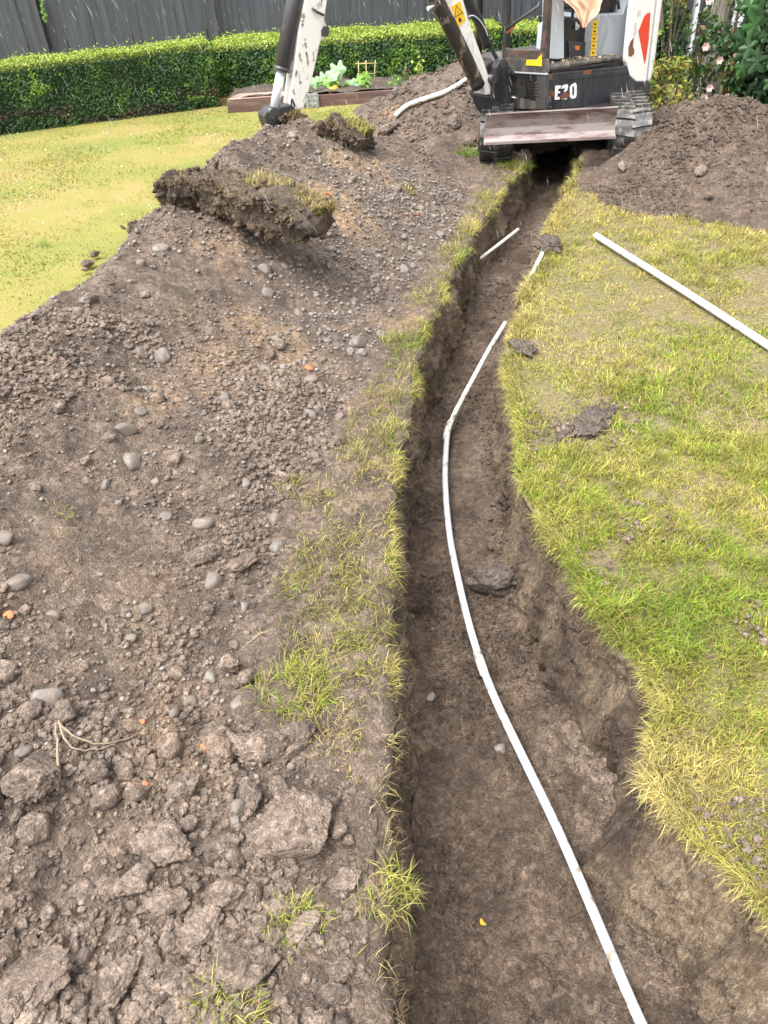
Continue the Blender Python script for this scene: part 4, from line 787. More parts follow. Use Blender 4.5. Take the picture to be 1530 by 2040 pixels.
inner([(1100, -60), (1112, -60), (1124, 8), (1124, 116), (1110, 118), (1097, 117), (1097, 40)], .30, .10, 'side_console', 'pale_grey')
inner([(1096, 45), (1088, 52), (1084, 100), (1097, 117)], .20, .10, 'knee_guard', 'pale_grey')
st = inner([(1172, 30), (1246, 24), (1262, -20), (1262, -160), (1180, -160), (1178, -60)], .22, .42, 'operator_seat', 'black_paint', .03)
lv = B(); lv.tube([sd_(1140, 40, .2), sd_(1142, 10, .2), sd_(1150, -30, .2)], .010, 8); lv.tube([sd_(1118, 14, .25), sd_(1135, 15, .25)], .010, 8); lv.tube([sd_(1222, 22, .25), sd_(1226, -5, .25), sd_(1218, -30, .25)], .014, 8); lv.tube([sd_(1233, 18, .3), sd_(1230, -6, .3)], .010, 8); part(lv, 'control_levers', 'black_paint')
# hanging cloth: a draped sheet with folds, point down
cl = []; uu = np.linspace(0, 1, 26); vv = np.linspace(0, 1, 26)
for t in vv:
    lx = np.interp(t, [0, .3, .55, .7, .85, 1], [1098, 1112, 1125, 1146, 1152, 1161]) + 1.5 * math.sin(t * 23); rx_ = np.interp(t, [0, .3, .55, .7, .85, 1], [1216, 1208, 1200, 1194, 1180, 1167]) + 1.5 * math.sin(t * 19); yy = -60 + 115 * t
    for s in uu: cl.append(sd_(lx + (rx_ - lx) * s, yy + 4 * math.sin(9 * s) * (1 - t), (.40 + .010 * math.sin(s * 11 + 4 * t) + .008 * math.sin(s * 23 - 5 * t) - .05 * (1 - t) * s)))
cl = np.array(cl); Fc = grid_faces(26, 26); cV = np.concatenate([cl, cl - HL * .004])
tag(obj_np('cloth', cV, np.concatenate([Fc, Fc[:, ::-1] + len(cl)]), M['peach_cloth'], base=cl.mean(0), smooth=True), 'peach-coloured cloth hanging to a point in the excavator cab', 'cloth')
# canopy frame
part(B().prism([sd_(x, y, .42) for x, y in [(1086, -160), (1100, -160), (1101, 0), (1098, 60), (1094, 146), (1080, 146), (1088, 60), (1091, 0)]], -HL * .05, .006), 'canopy_post', 'rusty_frame', None, 'scraped dark front canopy post')
fp = B().prism([fr_(x, y) for x, y in [(1003, -160), (1011, -160), (1010, 0), (1009, 60), (1007, 98), (1008, 118), (1000, 118), (1001, 60), (1002, 0)]], -HF * .04, .005); part(fp, 'canopy_post', 'black_paint')
part(B().prism([fr_(x, y) for x, y in [(1006, 94), (1011, 99), (1074, 101), (1083, 92), (1083, 117), (1006, 117)]], -HF * .035, .004), 'windscreen_sill', 'rusty_frame', None, 'rusted lower bar of the windscreen frame')
part(B().prism([fr_(x, y, .505) for x, y in [(1004, 116), (1086, 118), (1086, 146), (1004, 142)]], -HF * .04, .005), 'upper_front_panel', 'dirty_panel')
part(B().prism([fr_(x, y, .508) for x, y in [(1079, 107), (1079, 132), (1047, 130), (1049, 119), (1069, 119)]], -HF * .003), 'yellow_sticker', 'yellow_decal')
lf = part(B().prism([fr_(x, y, .5) for x, y in [(990, 144), (1087, 150), (1084, 219), (985, 216)]], -HF * .04, .006), 'lower_front_panel', 'dirty_panel')
part(B().prism([fr_(x, y, .506) for x, y in [(1004, 141), (1087, 146), (1087, 149), (1004, 144)]], -HF * .02), 'trim_strip', 'chrome', lf)
for k in range(4): part(B().prism([fr_(x, y, .5035) for x, y in [(1052, 166 + 5 * k), (1059, 165.5 + 5 * k), (1059, 168 + 5 * k), (1052, 168.5 + 5 * k)]], -HF * .003), 'vent_slot', 'black_ink', lf)
for k in range(5): part(B().prism([fr_(x, y, .5045) for x, y in [(1065, 164 + 6 * k), (1073, 163.5 + 6 * k), (1073, 167.5 + 6 * k), (1065, 168 + 6 * k)]], -HF * .004, .001), 'embossed_letter', 'dirty_panel', lf)
part(B().prism([fr_(x, y, .504) for x, y in [(1033, 172), (1040, 170), (1047, 174), (1048, 194), (1033, 194)]], -HF * .003), 'cylinder_opening', 'black_ink', lf)
part(B().tube([fr_(1010, 57, .5), fr_(1073, 12, .42), fr_(1075, 4, .40)], .011, 10), 'travel_lever', 'barrel_grey'); part(B().tube([fr_(1011, 66, .49), fr_(1026, 50, .47)], .009, 8), 'lever_grip', 'terracotta')
for u, v in ((-.35, .40), (-.35, -.40), (.46, -.42)): part(B().tube([hpt(u, v, .58), hpt(u, v, 1.95)], .024, 10), 'canopy_post', 'black_paint')
part(B().prism([hpt(u, v, 1.93) for u, v in [(.55, .43), (.55, -.43), (-.45, -.43), (-.45, .43)]], (0, 0, .07), .03), 'canopy_roof', 'grey_paint')
# boom group, in its own slewed plane
BD = np.array([-.85, -.527, 0.]); BN = np.array([.527, -.85, 0.]); BO = np.array([.94, 6.30, 0.])
def bm_(px, py, v=.06): return on_plane(px, py, BO + BN * v, BN)
def bpl(pts, v, depth, name, m, bev=.006, parent=None, label=None): return part(B().prism([bm_(x, y, v) for x, y in pts], -BN * depth, bev), name, m, parent, label)
bo = bpl([(560, -400), (700, -400), (800, -330), (866, -180), (906, -60), (923, 0), (934, 39), (950, 85), (966, 128), (976, 160), (981, 188), (968, 190), (955, 150), (913, 63), (882, 0), (852, -60), (808, -160), (740, -260), (680, -300), (560, -310)], .065, .13, 'boom', 'white_paint', .008, None, 'white boom with a yellow warning decal, mud along its belly')
bd = bpl([(899, 13), (917, 2), (928, 40), (913, 55)], .0675, .002, 'warning_decal', 'yellow_decal', 0, bo)
def line2(a, c, wd, v, name, m, par):
    a, c = np.array(a, float), np.array(c, float); d = c - a; n_ = np.array([-d[1], d[0]]) / np.linalg.norm(d) * wd / 2
    return bpl([tuple(a + n_), tuple(c + n_), tuple(c - n_), tuple(a - n_)], v, .0015, name, m, 0, par)
for a, c in (((907, 34), (909, 11)), ((909, 11), (921, 25)), ((921, 25), (907, 34)), ((912, 23), (914, 26)), ((904, 36), (924, 24))): line2(a, c, .9, .069, 'decal_line', 'black_ink', bd)
bpl([(914, 36), (917, 35), (920, 40), (918, 44), (914, 43)], .069, .0015, 'decal_figure', 'black_ink', 0, bd)
part(B().tube(smooth_path([bm_(x, y, .05) for x, y in [(800, -190), (838, -80), (870, 0), (900, 60), (928, 118), (953, 172)]], 4), .050, 16), 'boom_cylinder', 'muddy_steel', None, 'mud-caked boom cylinder along the belly of the boom')
hz_ = part(B().tube(smooth_path([bm_(x, y, .0) for x, y in [(895, -110), (932, 0), (955, 46), (971, 92)]], 4), .034, 12), 'hose_sleeve', 'black_paint')
part(B().tube(smooth_path([bm_(x, y, .0) for x, y in [(958, 46), (972, 80), (981, 100), (992, 122)]], 4), .014, 10), 'hydraulic_hose', 'barrel_grey', hz_)
part(B().tube(smooth_path([bm_(x, y, .045) for x, y in [(934, 33), (943, 31), (955, 40), (966, 56), (972, 72)]], 4), .004, 6), 'cable_tie', 'pale_grey', hz_)
part(B().tube([bm_(852, 18, .07), bm_(863, 12, .07), bm_(874, 6, .05)], [.014, .006, .006], 8), 'work_light_stub', 'chrome', bo)
z6 = lambda L: [(900 + x / 6.375, 100 + y / 6.375) for x, y in L]
sbk = bpl(z6([(520, 700), (530, 480), (545, 350), (570, 220), (620, 130), (680, 112), (720, 160), (712, 230), (665, 300), (655, 440), (755, 470), (765, 600), (930, 640), (940, 740), (680, 770), (650, 700)]), .10, .07, 'swing_bracket', 'black_paint', .008, None, 'greasy black swing bracket holding the boom foot')
bpl(z6([(430, 200), (540, 130), (600, 180), (560, 300), (520, 480), (450, 400)]), .03, .09, 'bracket_lug', 'black_paint', .01, sbk)
bpl(z6([(280, 560), (320, 560), (520, 600), (640, 700), (640, 790), (500, 800), (400, 820), (340, 740), (300, 660)]), .12, .03, 'bracket_yoke', 'black_paint', .008, sbk)
bpl(z6([(285, 550), (420, 560), (520, 640), (440, 690), (360, 680)]), .0, .07, 'bracket_base', 'black_paint', .01, sbk)
c = bm_(985, 158, .105); part(B().cyl(c, c - BN * .22, .030), 'pivot_pin', 'barrel_grey', sbk); c = bm_(1004, 130, .104); part(B().cyl(c, c - BN * .05, .026), 'pivot_pin', 'barrel_grey', sbk)
part(B().cyl(bm_(1018, 198, .08), bm_(1048, 196, .02), .017), 'swing_cylinder_rod', 'chrome', sbk)
part(B().tube(smooth_path([bm_(x, y, .05) for x, y in [(1008, 145), (1022, 150), (1030, 165), (1028, 190), (1015, 205)]], 4), .026, 10), 'hydraulic_hose', 'black_paint', sbk)
part(B().tube(smooth_path([bm_(x, y, .03) for x, y in [(1000, 125), (1015, 140), (1020, 160)]], 4), .016, 8), 'hydraulic_hose', 'barrel_grey', sbk)
# stick, bucket cylinder, link
sk_ = bpl([(598, -390), (700, -390), (690, -240), (668, -80), (652, 0), (643, 62), (627, 137), (606, 216), (590, 220), (579, 209), (582, 183), (596, 65), (609, 0), (616, -80), (610, -240)], .05, .10, 'stick', 'stick_paint', .007, None, 'chipped white stick, spattered with mud')
c = bm_(649, 63, .06); part(B().cyl(c, c - BN * .12, .028), 'pivot_boss', 'barrel_grey', sk_); c = bm_(645, 72, .05); 
bpl([(646, 38), (653, 60), (655, 70), (648, 76), (640, 80), (636, 92), (630, 100), (640, 60)], .045, .09, 'side_lug', 'stick_paint', .004, sk_)
part(B().tube([bm_(622, 16, .058), bm_(632, 24, .066), bm_(645, 30, .058)], .007, 8), 'grab_loop', 'barrel_grey', sk_)
bc = part(B().tube([bm_(x, y, .0) for x, y in [(612, -200), (588, -10), (561, 138)]], .047, 20), 'bucket_cylinder', 'barrel_grey')
part(B().tube([bm_(562, 134, .0), bm_(560.5, 142, .0)], .050, 20), 'gland_nut', 'barrel_grey', bc)
part(B().cyl(bm_(561, 138, .0), bm_(545, 222, .0), .029, 18), 'piston_rod', 'chrome', bc)
part(B().tube(smooth_path([bm_(x, y, -.02) for x, y in [(600, -60), (588, 40), (580, 90), (574, 118)]], 4), .016, 8), 'hydraulic_hose', 'black_paint', bc)
part(B().tube(smooth_path([bm_(x, y, -.04) for x, y in [(602, -60), (592, 30), (586, 84)]], 4), .013, 8), 'hydraulic_hose', 'black_paint', bc)
z7 = lambda L: [(500 + x / 7.65, 120 + y / 7.65) for x, y in L]
lk = bpl(z7([(205, 860), (225, 800), (300, 755), (370, 790), (400, 740), (450, 712), (600, 688), (680, 690), (690, 800), (620, 830), (550, 840), (470, 880), (420, 960), (380, 1010), (330, 1080), (285, 1100), (250, 1000), (230, 950)]), .05, .10, 'bucket_link', 'black_paint', .010, None, 'curved black link behind the bucket')
c = bm_(547, 227, .055); part(B().cyl(c, c - BN * .11, .036), 'pivot_pin', 'barrel_grey', lk); c = bm_(550, 236, .057); part(B().cyl(c, c - BN * .11, .020), 'pivot_pin', 'black_paint', lk)
part(B().tube(smooth_path([bm_(x, y, .055) for x, y in [(580, 215), (580, 200), (582, 198), (588, 212)]], 4), .005, 6), 'grease_guard', 'black_paint', lk)
# bucket resting in the heap behind the crest
bu = bpl([(572, 246), (600, 236), (640, 244), (632, 290), (600, 312), (575, 300)], -.02, .30, 'bucket', 'black_paint', .01, None, 'black digging bucket half buried behind the heap crest')

# ------------------------------------------------------------------ hedges, bed, fence, right-hand garden
def leaf_quads(P, Nn, size, col, asp=.62):
    """flat pointed leaves: 4 verts each, spine folded"""
    n = len(P); Nn = Nn / (np.linalg.norm(Nn, axis=1)[:, None] + 1e-9); a = RNG.normal(size=(n, 3)); a -= Nn * (a * Nn).sum(1)[:, None]; a /= np.linalg.norm(a, axis=1)[:, None]; b = np.cross(Nn, a)
    s = size[:, None]; V = np.stack([P - a * s, P + b * s * asp + Nn * s * .18, P + a * s, P - b * s * asp + Nn * s * .18], 1).reshape(-1, 3)
    F = (np.arange(n) * 4)[:, None] + np.array([0, 1, 2, 3]); return V, F, np.repeat(col, 4, axis=0)
DKG, MDG, LTG, YLG = (np.array(c) for c in ((.026, .066, .022), (.055, .128, .028), (.15, .28, .03), (.42, .45, .08)))
def hedge(p0, p1, depth, hgt, n, label, bright=0., lsz=(.012, .022), seed=1):
    p0, p1 = np.array(p0, float), np.array(p1, float); L = np.linalg.norm(p1 - p0); t = (p1 - p0) / L; nf_ = np.array([t[1], -t[0]]); root = empty('hedge', (*(p0 + p1) / 2, 0), label, 'hedge'); base = np.array(root.location)
    c = (p0 + p1) / 2 - nf_ * depth / 2
    B().box((c[0], c[1], hgt / 2 - .02), (*(t * (L / 2 - .05)), 0), (*(nf_ * (depth / 2 - .06)), 0), (0, 0, hgt / 2 - .04), .03).build('branch_core', M['hedge_core'], root, base)
    w_ = np.array([L * hgt, L * depth, depth * hgt * 2]); k = RNG.choice(3, n, p=w_ / w_.sum()); s = RNG.random(n); q = RNG.random(n); P = np.zeros((n, 3)); Nn = np.zeros((n, 3))
    d = RNG.exponential(.02, n); f = k == 0
    wob = .03 * fbm(s * L * 3, q * hgt * 3, seed, oct=3)
    P[f, :2] = p0 + t * (s[f] * L)[:, None] + nf_ * (wob[f] - d[f])[:, None]; P[f, 2] = q[f] * hgt; Nn[f] = np.array([*nf_, .35])
    f = k == 1; P[f, :2] = p0 + t * (s[f] * L)[:, None] - nf_ * (q[f] * depth)[:, None]; P[f, 2] = hgt + wob[f] * .7 - d[f] * .6 + (RNG.random(f.sum()) < .06) * RNG.uniform(0, .05, f.sum()); Nn[f] = (0, 0, 1)
    f = k == 2; e = (RNG.random(f.sum()) < .5); P[f, :2] = np.where(e[:, None], p0, p1) - nf_ * (s[f] * depth)[:, None] + t * np.where(e, -wob[f], wob[f])[:, None]; P[f, 2] = q[f] * hgt; Nn[f] = np.where(e[:, None], np.array([*-t, .3]), np.array([*t, .3]))
    Nn = Nn + RNG.normal(0, .55, (n, 3))
    cl_ = vnoise(P[:, 0] * 7, P[:, 1] * 7 + seed, P[:, 2] * 7) + .7 * vnoise(P[:, 0] * 19, P[:, 1] * 19, P[:, 2] * 19) + RNG.normal(0, .18, n) + bright
    g = np.clip(.38 + .42 * cl_, 0, 1)[:, None]; col = np.where(g < .5, DKG + (MDG - DKG) * g * 2, MDG + (LTG - MDG) * (g - .5) * 2)
    sprig = (vnoise(P[:, 0] * 9, P[:, 1] * 9, P[:, 2] * 9 + 40) > .62 - bright * .5) & (k == 0); col[sprig] = LTG * 1.05
    f = k == 1; col[f] = (LTG + (YLG - LTG) * RNG.random((f.sum(), 1)))
    nt_ = (k == 0) & (P[:, 2] > hgt - .05); col[nt_] = MDG + (YLG - MDG) * RNG.random((nt_.sum(), 1)) * .7
    brn = (k == 0) & (P[:, 2] < .18) & (vnoise(P[:, 0] * 2.5, P[:, 2] * 5, seed + 60) > .1) & (RNG.random(n) < .7); col[brn] = np.array([.075, .052, .035])
    thin = (k == 0) & (vnoise(P[:, 0] * 4, P[:, 2] * 6, seed + 70) > .5) & (RNG.random(n) < .35); P[thin, 2] = -.1
    col = col * RNG.uniform(.7, 1.25, (n, 1)); V, F, C = leaf_quads(P, Nn, RNG.uniform(*lsz, n), col)
    o = obj_np('foliage', V, F, M['leaf'], base=base, parent=root, col=C); return root
hedge((-6.2, 7.35), (-1.38, 8.86), .55, .56, 48000, 'clipped dark green hedge along the left side of the lawn', -.15, (.009, .016), 2)
hedge((-1.55, 9.35), (1.55, 9.22), .8, .47, 36000, 'brighter clipped box hedge behind the raised bed', .2, (.010, .018), 5)
hedge((1.6, 9.15), (2.75, 8.75), .7, .46, 16000, 'clipped hedge seen through the excavator cab and behind its tail', .25, (.012, .022), 8)
# tall dark fence of vertical boards; three bays with a post between
def board_fence(p0, p1, hgt, bw, label, m='fence_board'):
    p0, p1 = np.array(p0, float), np.array(p1, float); L = np.linalg.norm(p1 - p0); t = (p1 - p0) / L; nn = np.array([t[1], -t[0]]); root = empty('board_fence', (*(p0 + p1) / 2, 0), label, 'fence'); base = np.array(root.location); n = max(1, round(L / bw)); bw = L / n
    mes = []
    for v in range(3):
        b = B().abox((-bw * .492, -.011, 0), (bw * .492, .011, hgt), .004); me = bpy.data.meshes.new('board'); b.bm.to_mesh(me); b.bm.free(); me.materials.append(M[m]); mes.append(me)
    for k in range(n):
        q = p0 + t * (k + .5) * bw + nn * random.uniform(-.006, .008); o = link('board', mes[k % 3], root); o.location = (q[0] - base[0], q[1] - base[1], random.uniform(-.01, .01)); o.rotation_euler = (0, 0, math.atan2(t[1], t[0]) + random.uniform(-.04, .04))
    for zz in (.35, hgt * .85): c = (p0 + p1) / 2 - nn * .04; B().box((c[0], c[1], zz), (*(t * L / 2), 0), (*(nn * .022), 0), (0, 0, .045), .004).build('rail', M[m], root, base)
    return root
def fx(px): return on_y(px, 40, 11.5)[0]
board_fence((-7.6, 11.3), (fx(86), 11.45), 1.9, .085, 'leftmost bay of the tall dark grey board fence')
board_fence((fx(86), 11.46), (fx(428), 11.5), 1.9, .115, 'wide smooth bay of the dark fence above the left hedge')
board_fence((fx(429), 11.505), (3.6, 11.55), 1.9, .075, 'long ribbed bay of the dark fence behind arm and excavator')
for px, lab in ((85, 'slim fence post at the left end of the smooth bay'), (432, 'dark fence post above the corner of the hedge')):
    tag(B().abox((fx(px) - .022, 11.36, 0), (fx(px) + .022, 11.42, 1.95), .005).build('fence_post', M['dark_board'], None, (fx(px), 11.39, 0)), lab, 'post')
# ivy sprig on the left post
def leaf_mesh(name, lobes, depth, col, m='leaf', cup=.25):
    K = 36; a = np.linspace(0, 2 * np.pi, K, endpoint=False); r = 1 - depth * (.5 - .5 * np.cos(a * lobes)) ; r *= 1 - .45 * np.exp(-((np.abs(a - np.pi) - 0) / .35) ** 2)
    ring = lambda k: np.stack([np.cos(a) * r * k, np.sin(a) * r * k, cup * k * k * (.6 + .4 * np.cos(2 * a)) * -1 + .05 * np.cos(a * lobes) * k], 1)
    V = np.concatenate([[[0, 0, 0]], ring(.5), ring(1)]); i = np.arange(K); j = (i + 1) % K
    C = np.tile(col, (len(V), 1)) * np.concatenate([[1.25], np.full(K, 1.1), np.full(K, .92)])[:, None]
    return mesh_np(name, V, [np.stack([np.zeros(K, int), 1 + i, 1 + j], 1), np.stack([1 + i, 1 + K + i, 1 + K + j, 1 + j], 1)], M[m], smooth=True, col=C)
def leafy(root, base, me, p, size, nrm, yaw=0.):
    o = link('leaf', me, root); o.location = np.asarray(p) - base; q = Vector(nrm).to_track_quat('Z', 'Y'); o.rotation_mode = 'QUATERNION'; from mathutils import Quaternion; o.rotation_quaternion = q @ Quaternion((0, 0, 1), yaw); o.scale = (size,) * 3; return o
IVY = leaf_mesh('leaf', 5, .3, np.array([.10, .2, .03])); pv = on_y(85, 15, 11.33); iv = empty('ivy_sprig', pv, 'sprig of green leaves on the left fence post', 'ivy')
for k in range(10): leafy(iv, pv, IVY, pv + np.array([random.uniform(-.03, .03), -.01, .14 - .03 * k]), random.uniform(.022, .034), (random.uniform(-.5, .5), -1, .4), random.uniform(0, 6))
# raised bed: planks, brackets, soil, plants
bed = empty('raised_bed', (0, 8.6, 0), 'long low raised bed of reddish planks in front of the hedge', 'raised bed'); bb = np.array([0, 8.6, 0.])
zt = .105
for xa, xb, m in ((-1.26, -.44, 'bed_wood'), (-.41, .42, 'bed_wood'), (.46, 1.25, 'bed_wood')):
    B().abox((xa, 8.50, -.02), (xb, 8.53, zt), .006).build('plank', M[m], bed, bb); B().abox((xa, 9.12, -.02), (xb, 9.15, zt), .006).build('plank', M[m], bed, bb)
B().abox((-1.26, 8.53, -.02), (-1.23, 9.12, zt - .004), .006).build('plank', M['bed_wood'], bed, bb); B().abox((1.22, 8.53, -.02), (1.25, 9.12, zt - .004), .006).build('plank', M['bed_wood'], bed, bb)
B().prism([(-1.25, 8.52, zt + .004), (-.46, 8.52, zt + .004), (-.46, 8.66, zt + .018), (-1.15, 8.68, zt + .018)], (0, 0, .012), .004).build('capping_board', M['bed_top'], bed, bb)
for xx in (-.42, .44):
    g = B().abox((xx - .065, 8.47, 0), (xx + .065, 8.495, zt + .01), .004).build('corner_bracket', M['galvanised'], bed, bb)
    for i in range(3): B().abox((xx - .06, 8.462, .03 + .045 * i), (xx + .06, 8.472, .042 + .045 * i)).build('bracket_rib', M['galvanised'], g, bb)
    for i in range(3): B().abox((xx - .045 + .045 * i - .005, 8.458, .01), (xx - .045 + .045 * i + .005, 8.468, zt)).build('bracket_rib', M['galvanised'], g, bb)
xs_, ys_ = np.linspace(-1.23, 1.22, 50), np.linspace(8.53, 9.12, 16); Xb, Yb = np.meshgrid(xs_, ys_); obj_np('bed_soil', np.stack([Xb, Yb, .12 + .02 * fbm(Xb * 9, Yb * 9, 2)], -1).reshape(-1, 3), grid_faces(16, 50), M['dark_clod'], base=bb, parent=bed, smooth=True)
SQ1 = leaf_mesh('leaf', 5, .28, np.array([.26, .44, .22])); SQ2 = leaf_mesh('leaf', 5, .25, np.array([.20, .38, .06])); VINE = leaf_mesh('leaf', 5, .38, np.array([.02, .062, .016])); VINE2 = leaf_mesh('leaf', 5, .36, np.array([.035, .10, .022]))
def squash(px0, spec, label, base_px, fruit=()):
    b0 = on_y(base_px, 178, 8.75); b0[2] = .12; root = empty('squash_plant', b0, label, 'plant')
    for px, py, wp_, k in spec:
        p = on_y(px, py, 8.68 + random.uniform(-.1, .1)); s = wp_ * rng_at(p) / FOC / 2; leafy(root, b0, SQ1 if k == 1 else SQ2, p, s * 1.1, (random.uniform(-.5, .5), -.8, random.uniform(.25, .9)), random.uniform(0, 6))
        B().tube(smooth_path([b0, (b0 + p) / 2 + np.array([0, -.01, .03]), p], 4), .008, 6).build('stalk', M['stem_green'], root, b0)
    for px, py in fruit: p = on_y(px, py, 8.65); Vl, Fl = lump(2, .1, 1, 3.3); obj_np('squash_fruit', Vl * .035 + p, Fl, M['squash_yellow'], base=b0, parent=root, smooth=True)
squash(0, [(643, 155, 28, 1), (662, 148, 30, 1), (672, 138, 34, 1), (630, 165, 24, 1), (655, 163, 26, 2), (690, 178, 34, 1), (676, 188, 26, 1), (700, 172, 30, 1), (668, 160, 24, 2)], 'squash plant with pale mottled leaves and yellow fruit in the bed', 668, [(660, 180), (668, 176)])
squash(0, [(718, 158, 20, 2), (730, 152, 20, 2), (738, 172, 26, 2), (722, 178, 22, 2), (748, 178, 24, 2), (735, 188, 18, 2)], 'light green squash plant at the foot of the bamboo trellis', 732)
tl = empty('trellis', (*on_y(732, 175, 8.8)[:2], .12), 'small yellow bamboo trellis standing in the raised bed', 'trellis'); tb = np.array(tl.location)
for a, c in (((715, 178), (714, 122)), ((731, 178), (729, 120)), ((744, 178), (748, 120)), ((708, 127), (752, 126)), ((712, 148), (749, 146))): B().tube([on_y(*a, 8.8), on_y(*c, 8.8)], .0055, 6).build('cane', M['bamboo'], tl, tb)
def sprout(px, py0, py1, Y, n, spread, cols, label, size=(.012, .025)):
    a, c = on_y(px, py0, Y), on_y(px + 2, py1, Y); root = empty('leafy_plant', (a[0], a[1], .12), label, 'plant'); base = np.array(root.location); t = RNG.random(n); P = a + (c - a) * t[:, None] + RNG.normal(0, 1, (n, 3)) * spread
    V, F, C = leaf_quads(P, np.tile([0, -.7, .6], (n, 1)) + RNG.normal(0, .5, (n, 3)), RNG.uniform(*size, n), np.array(cols)[RNG.integers(0, len(cols), n)]); obj_np('foliage', V, F, M['leaf'], base=base, parent=root, col=C); B().tube([a, c], .005, 6).build('stem', M['stem_green'], root, base)
sprout(834, 180, 122, 8.85, 110, .02, [LTG, YLG], 'thin climbing bean on a pole in the raised bed'); sprout(804, 182, 145, 8.9, 120, .035, [(.12, .04, .04), MDG, LTG * .7], 'purple-leaved plant left of the climbing bean'); sprout(838, 182, 160, 8.9, 90, .03, [(.16, .05, .05), (.10, .04, .03)], 'dark red leafy plant at the right of the bed'); sprout(790, 185, 165, 8.7, 80, .04, [LTG, MDG], 'low green plant by the middle bracket')
# right-hand side: dark fence return, white house siding, shrubs, climbing rose, vine
board_fence((2.92, 8.95), (3.37, 8.88), 1.9, .062, 'short dark board fence beside the white house wall', 'dark_board')
hs_ = empty('house', (4.2, 8.8, 0), 'white clapboard house wall glimpsed behind the climbing rose', 'house'); hb = np.array(hs_.location)
b = B().prism([(0, 0, 0), (0, -.018, 0), (0, -.004, .085), (0, 0, .085)], (2.3, 0, 0)); me = bpy.data.meshes.new('clapboard'); b.bm.to_mesh(me); b.bm.free(); me.materials.append(M['siding'])
for k in range(30): o = link('clapboard', me, hs_); o.location = np.array([3.40, 8.82, .05 + k * .078]) - hb
B().abox((3.40, 8.825, 0), (5.7, 9.4, 2.5)).build('wall', M['siding'], hs_, hb)
tag(B().abox((3.30, 8.46, 0), (3.39, 8.54, 1.9), .008).build('fence_post', M['dark_board'], None, (3.345, 8.5, 0)), 'dark timber post in front of the white siding', 'post')
def bush(name, cen, rad, n, cols, label, size, cat='shrub', stems=5, gap=.0, seed=1, group=None, fl=None):
    cen = np.array(cen); root = empty(name, (cen[0], cen[1], 0), label, cat); base = np.array(root.location); rad = np.array(rad)
    d = RNG.normal(size=(n, 3)); d /= np.linalg.norm(d, axis=1)[:, None]; r = RNG.random(n) ** .45; P = cen + d * rad * r[:, None]
    k = vnoise(P[:, 0] * 5, P[:, 1] * 5, P[:, 2] * 5 + seed) + .5 * vnoise(P[:, 0] * 13, P[:, 1] * 13, P[:, 2] * 13) > gap; k &= P[:, 2] > .0; P, d = P[k], d[k]; n = len(P)
    P = P + .05 * np.stack([vnoise(P[:, 1] * 8, P[:, 2] * 8, i + seed) for i in range(3)], 1)
    g = np.clip(.45 + .5 * vnoise(P[:, 0] * 6, P[:, 1] * 6, P[:, 2] * 6 + 9) + RNG.normal(0, .25, n), 0, .999); col = np.array(cols)[(g * len(cols)).astype(int)] * RNG.uniform(.7, 1.25, (n, 1))
    V, F, C = leaf_quads(P, d + RNG.normal(0, .6, (n, 3)) + np.array([0, 0, .4]), RNG.uniform(*size, n), col); obj_np('foliage', V, F, M['leaf'], base=base, parent=root, col=C)
    for q in range(stems): e = cen + np.array([random.uniform(-.7, .7) * rad[0], random.uniform(-.5, .5) * rad[1], random.uniform(.2, .8) * rad[2]]); B().tube(smooth_path([(cen[0] + random.uniform(-.05, .05), cen[1], 0), (cen + e) / 2 * np.array([1, 1, .6]), e], 4), [.012 * (1 - .06 * i) for i in range(9)], 6).build('stem', M['twig'], root, base)
    return root
bush('shrub', (2.92, 8.35, .34), (.30, .3, .40), 5200, [DKG, MDG, LTG, LTG, YLG * .8], 'tall light-topped shrub beside the tail of the excavator', (.014, .026), gap=-.2, seed=3)
bush('shrub', (2.74, 7.45, .20), (.30, .28, .22), 3600, [MDG, LTG, YLG * .75, YLG, (.38, .30, .05)], 'low yellow-green shrub behind the right heap', (.014, .028), gap=-.15, seed=4)
bush('shrub', (2.62, 7.2, .10), (.30, .3, .16), 1800, [MDG, OLIVE, (.22, .16, .06)], 'low weedy growth between the right track and the heap', (.014, .03), gap=-.1, seed=14)
rs = bush('climbing_rose', (3.12, 7.15, .52), (.36, .34, .62), 5600, [DKG, DKG * 1.4, MDG, MDG, (.10, .16, .03), (.20, .12, .05)], 'climbing rose with pale pink blooms over the right heap', (.016, .034), 'rose', 8, .05, 6)
rb = np.array(rs.location)
def flower(p, s):
    Vs, Fs = [], []; K = 0
    for ring, (cnt, tilt, rr) in enumerate([(6, .45, 1.), (5, .85, .75), (4, 1.2, .5)]):
        for q in range(cnt):
            a = 2 * math.pi * (q + .4 * ring) / cnt; d = np.array([math.cos(a), -math.sin(tilt) * .9, math.sin(a)]); d /= np.linalg.norm(d); sd2 = np.cross(d, [0, 1, 0]); sd2 /= np.linalg.norm(sd2)
            Vs += [p, p + (d * .55 + sd2 * .45) * s * rr, p + d * s * rr, p + (d * .55 - sd2 * .45) * s * rr]; Fs.append([K, K + 1, K + 2, K + 3]); K += 4
    return np.array(Vs), np.array(Fs)
for px, py in [(1405, 93), (1433, 120), (1467, 109), (1413, 175), (1447, 193), (1402, 195), (1412, 1)]:
    p = on_y(px, py, 6.84); V, F = flower(p, .034); obj_np('flower', V, F, M['petal'], base=rb, parent=rs)
bush('climbing_rose', (2.95, 8.2, .95), (.32, .22, .32), 700, [(.16, .22, .04), (.30, .17, .06), MDG, (.40, .28, .12)], 'sparse reddish rose sprays in front of the dark fence', (.016, .03), 'rose', 7, .12, 16)
vn = empty('grape_vine', (3.78, 6.75, 0), 'broad-leaved dark green vine at the right picture edge', 'vine'); vb = np.array(vn.location)
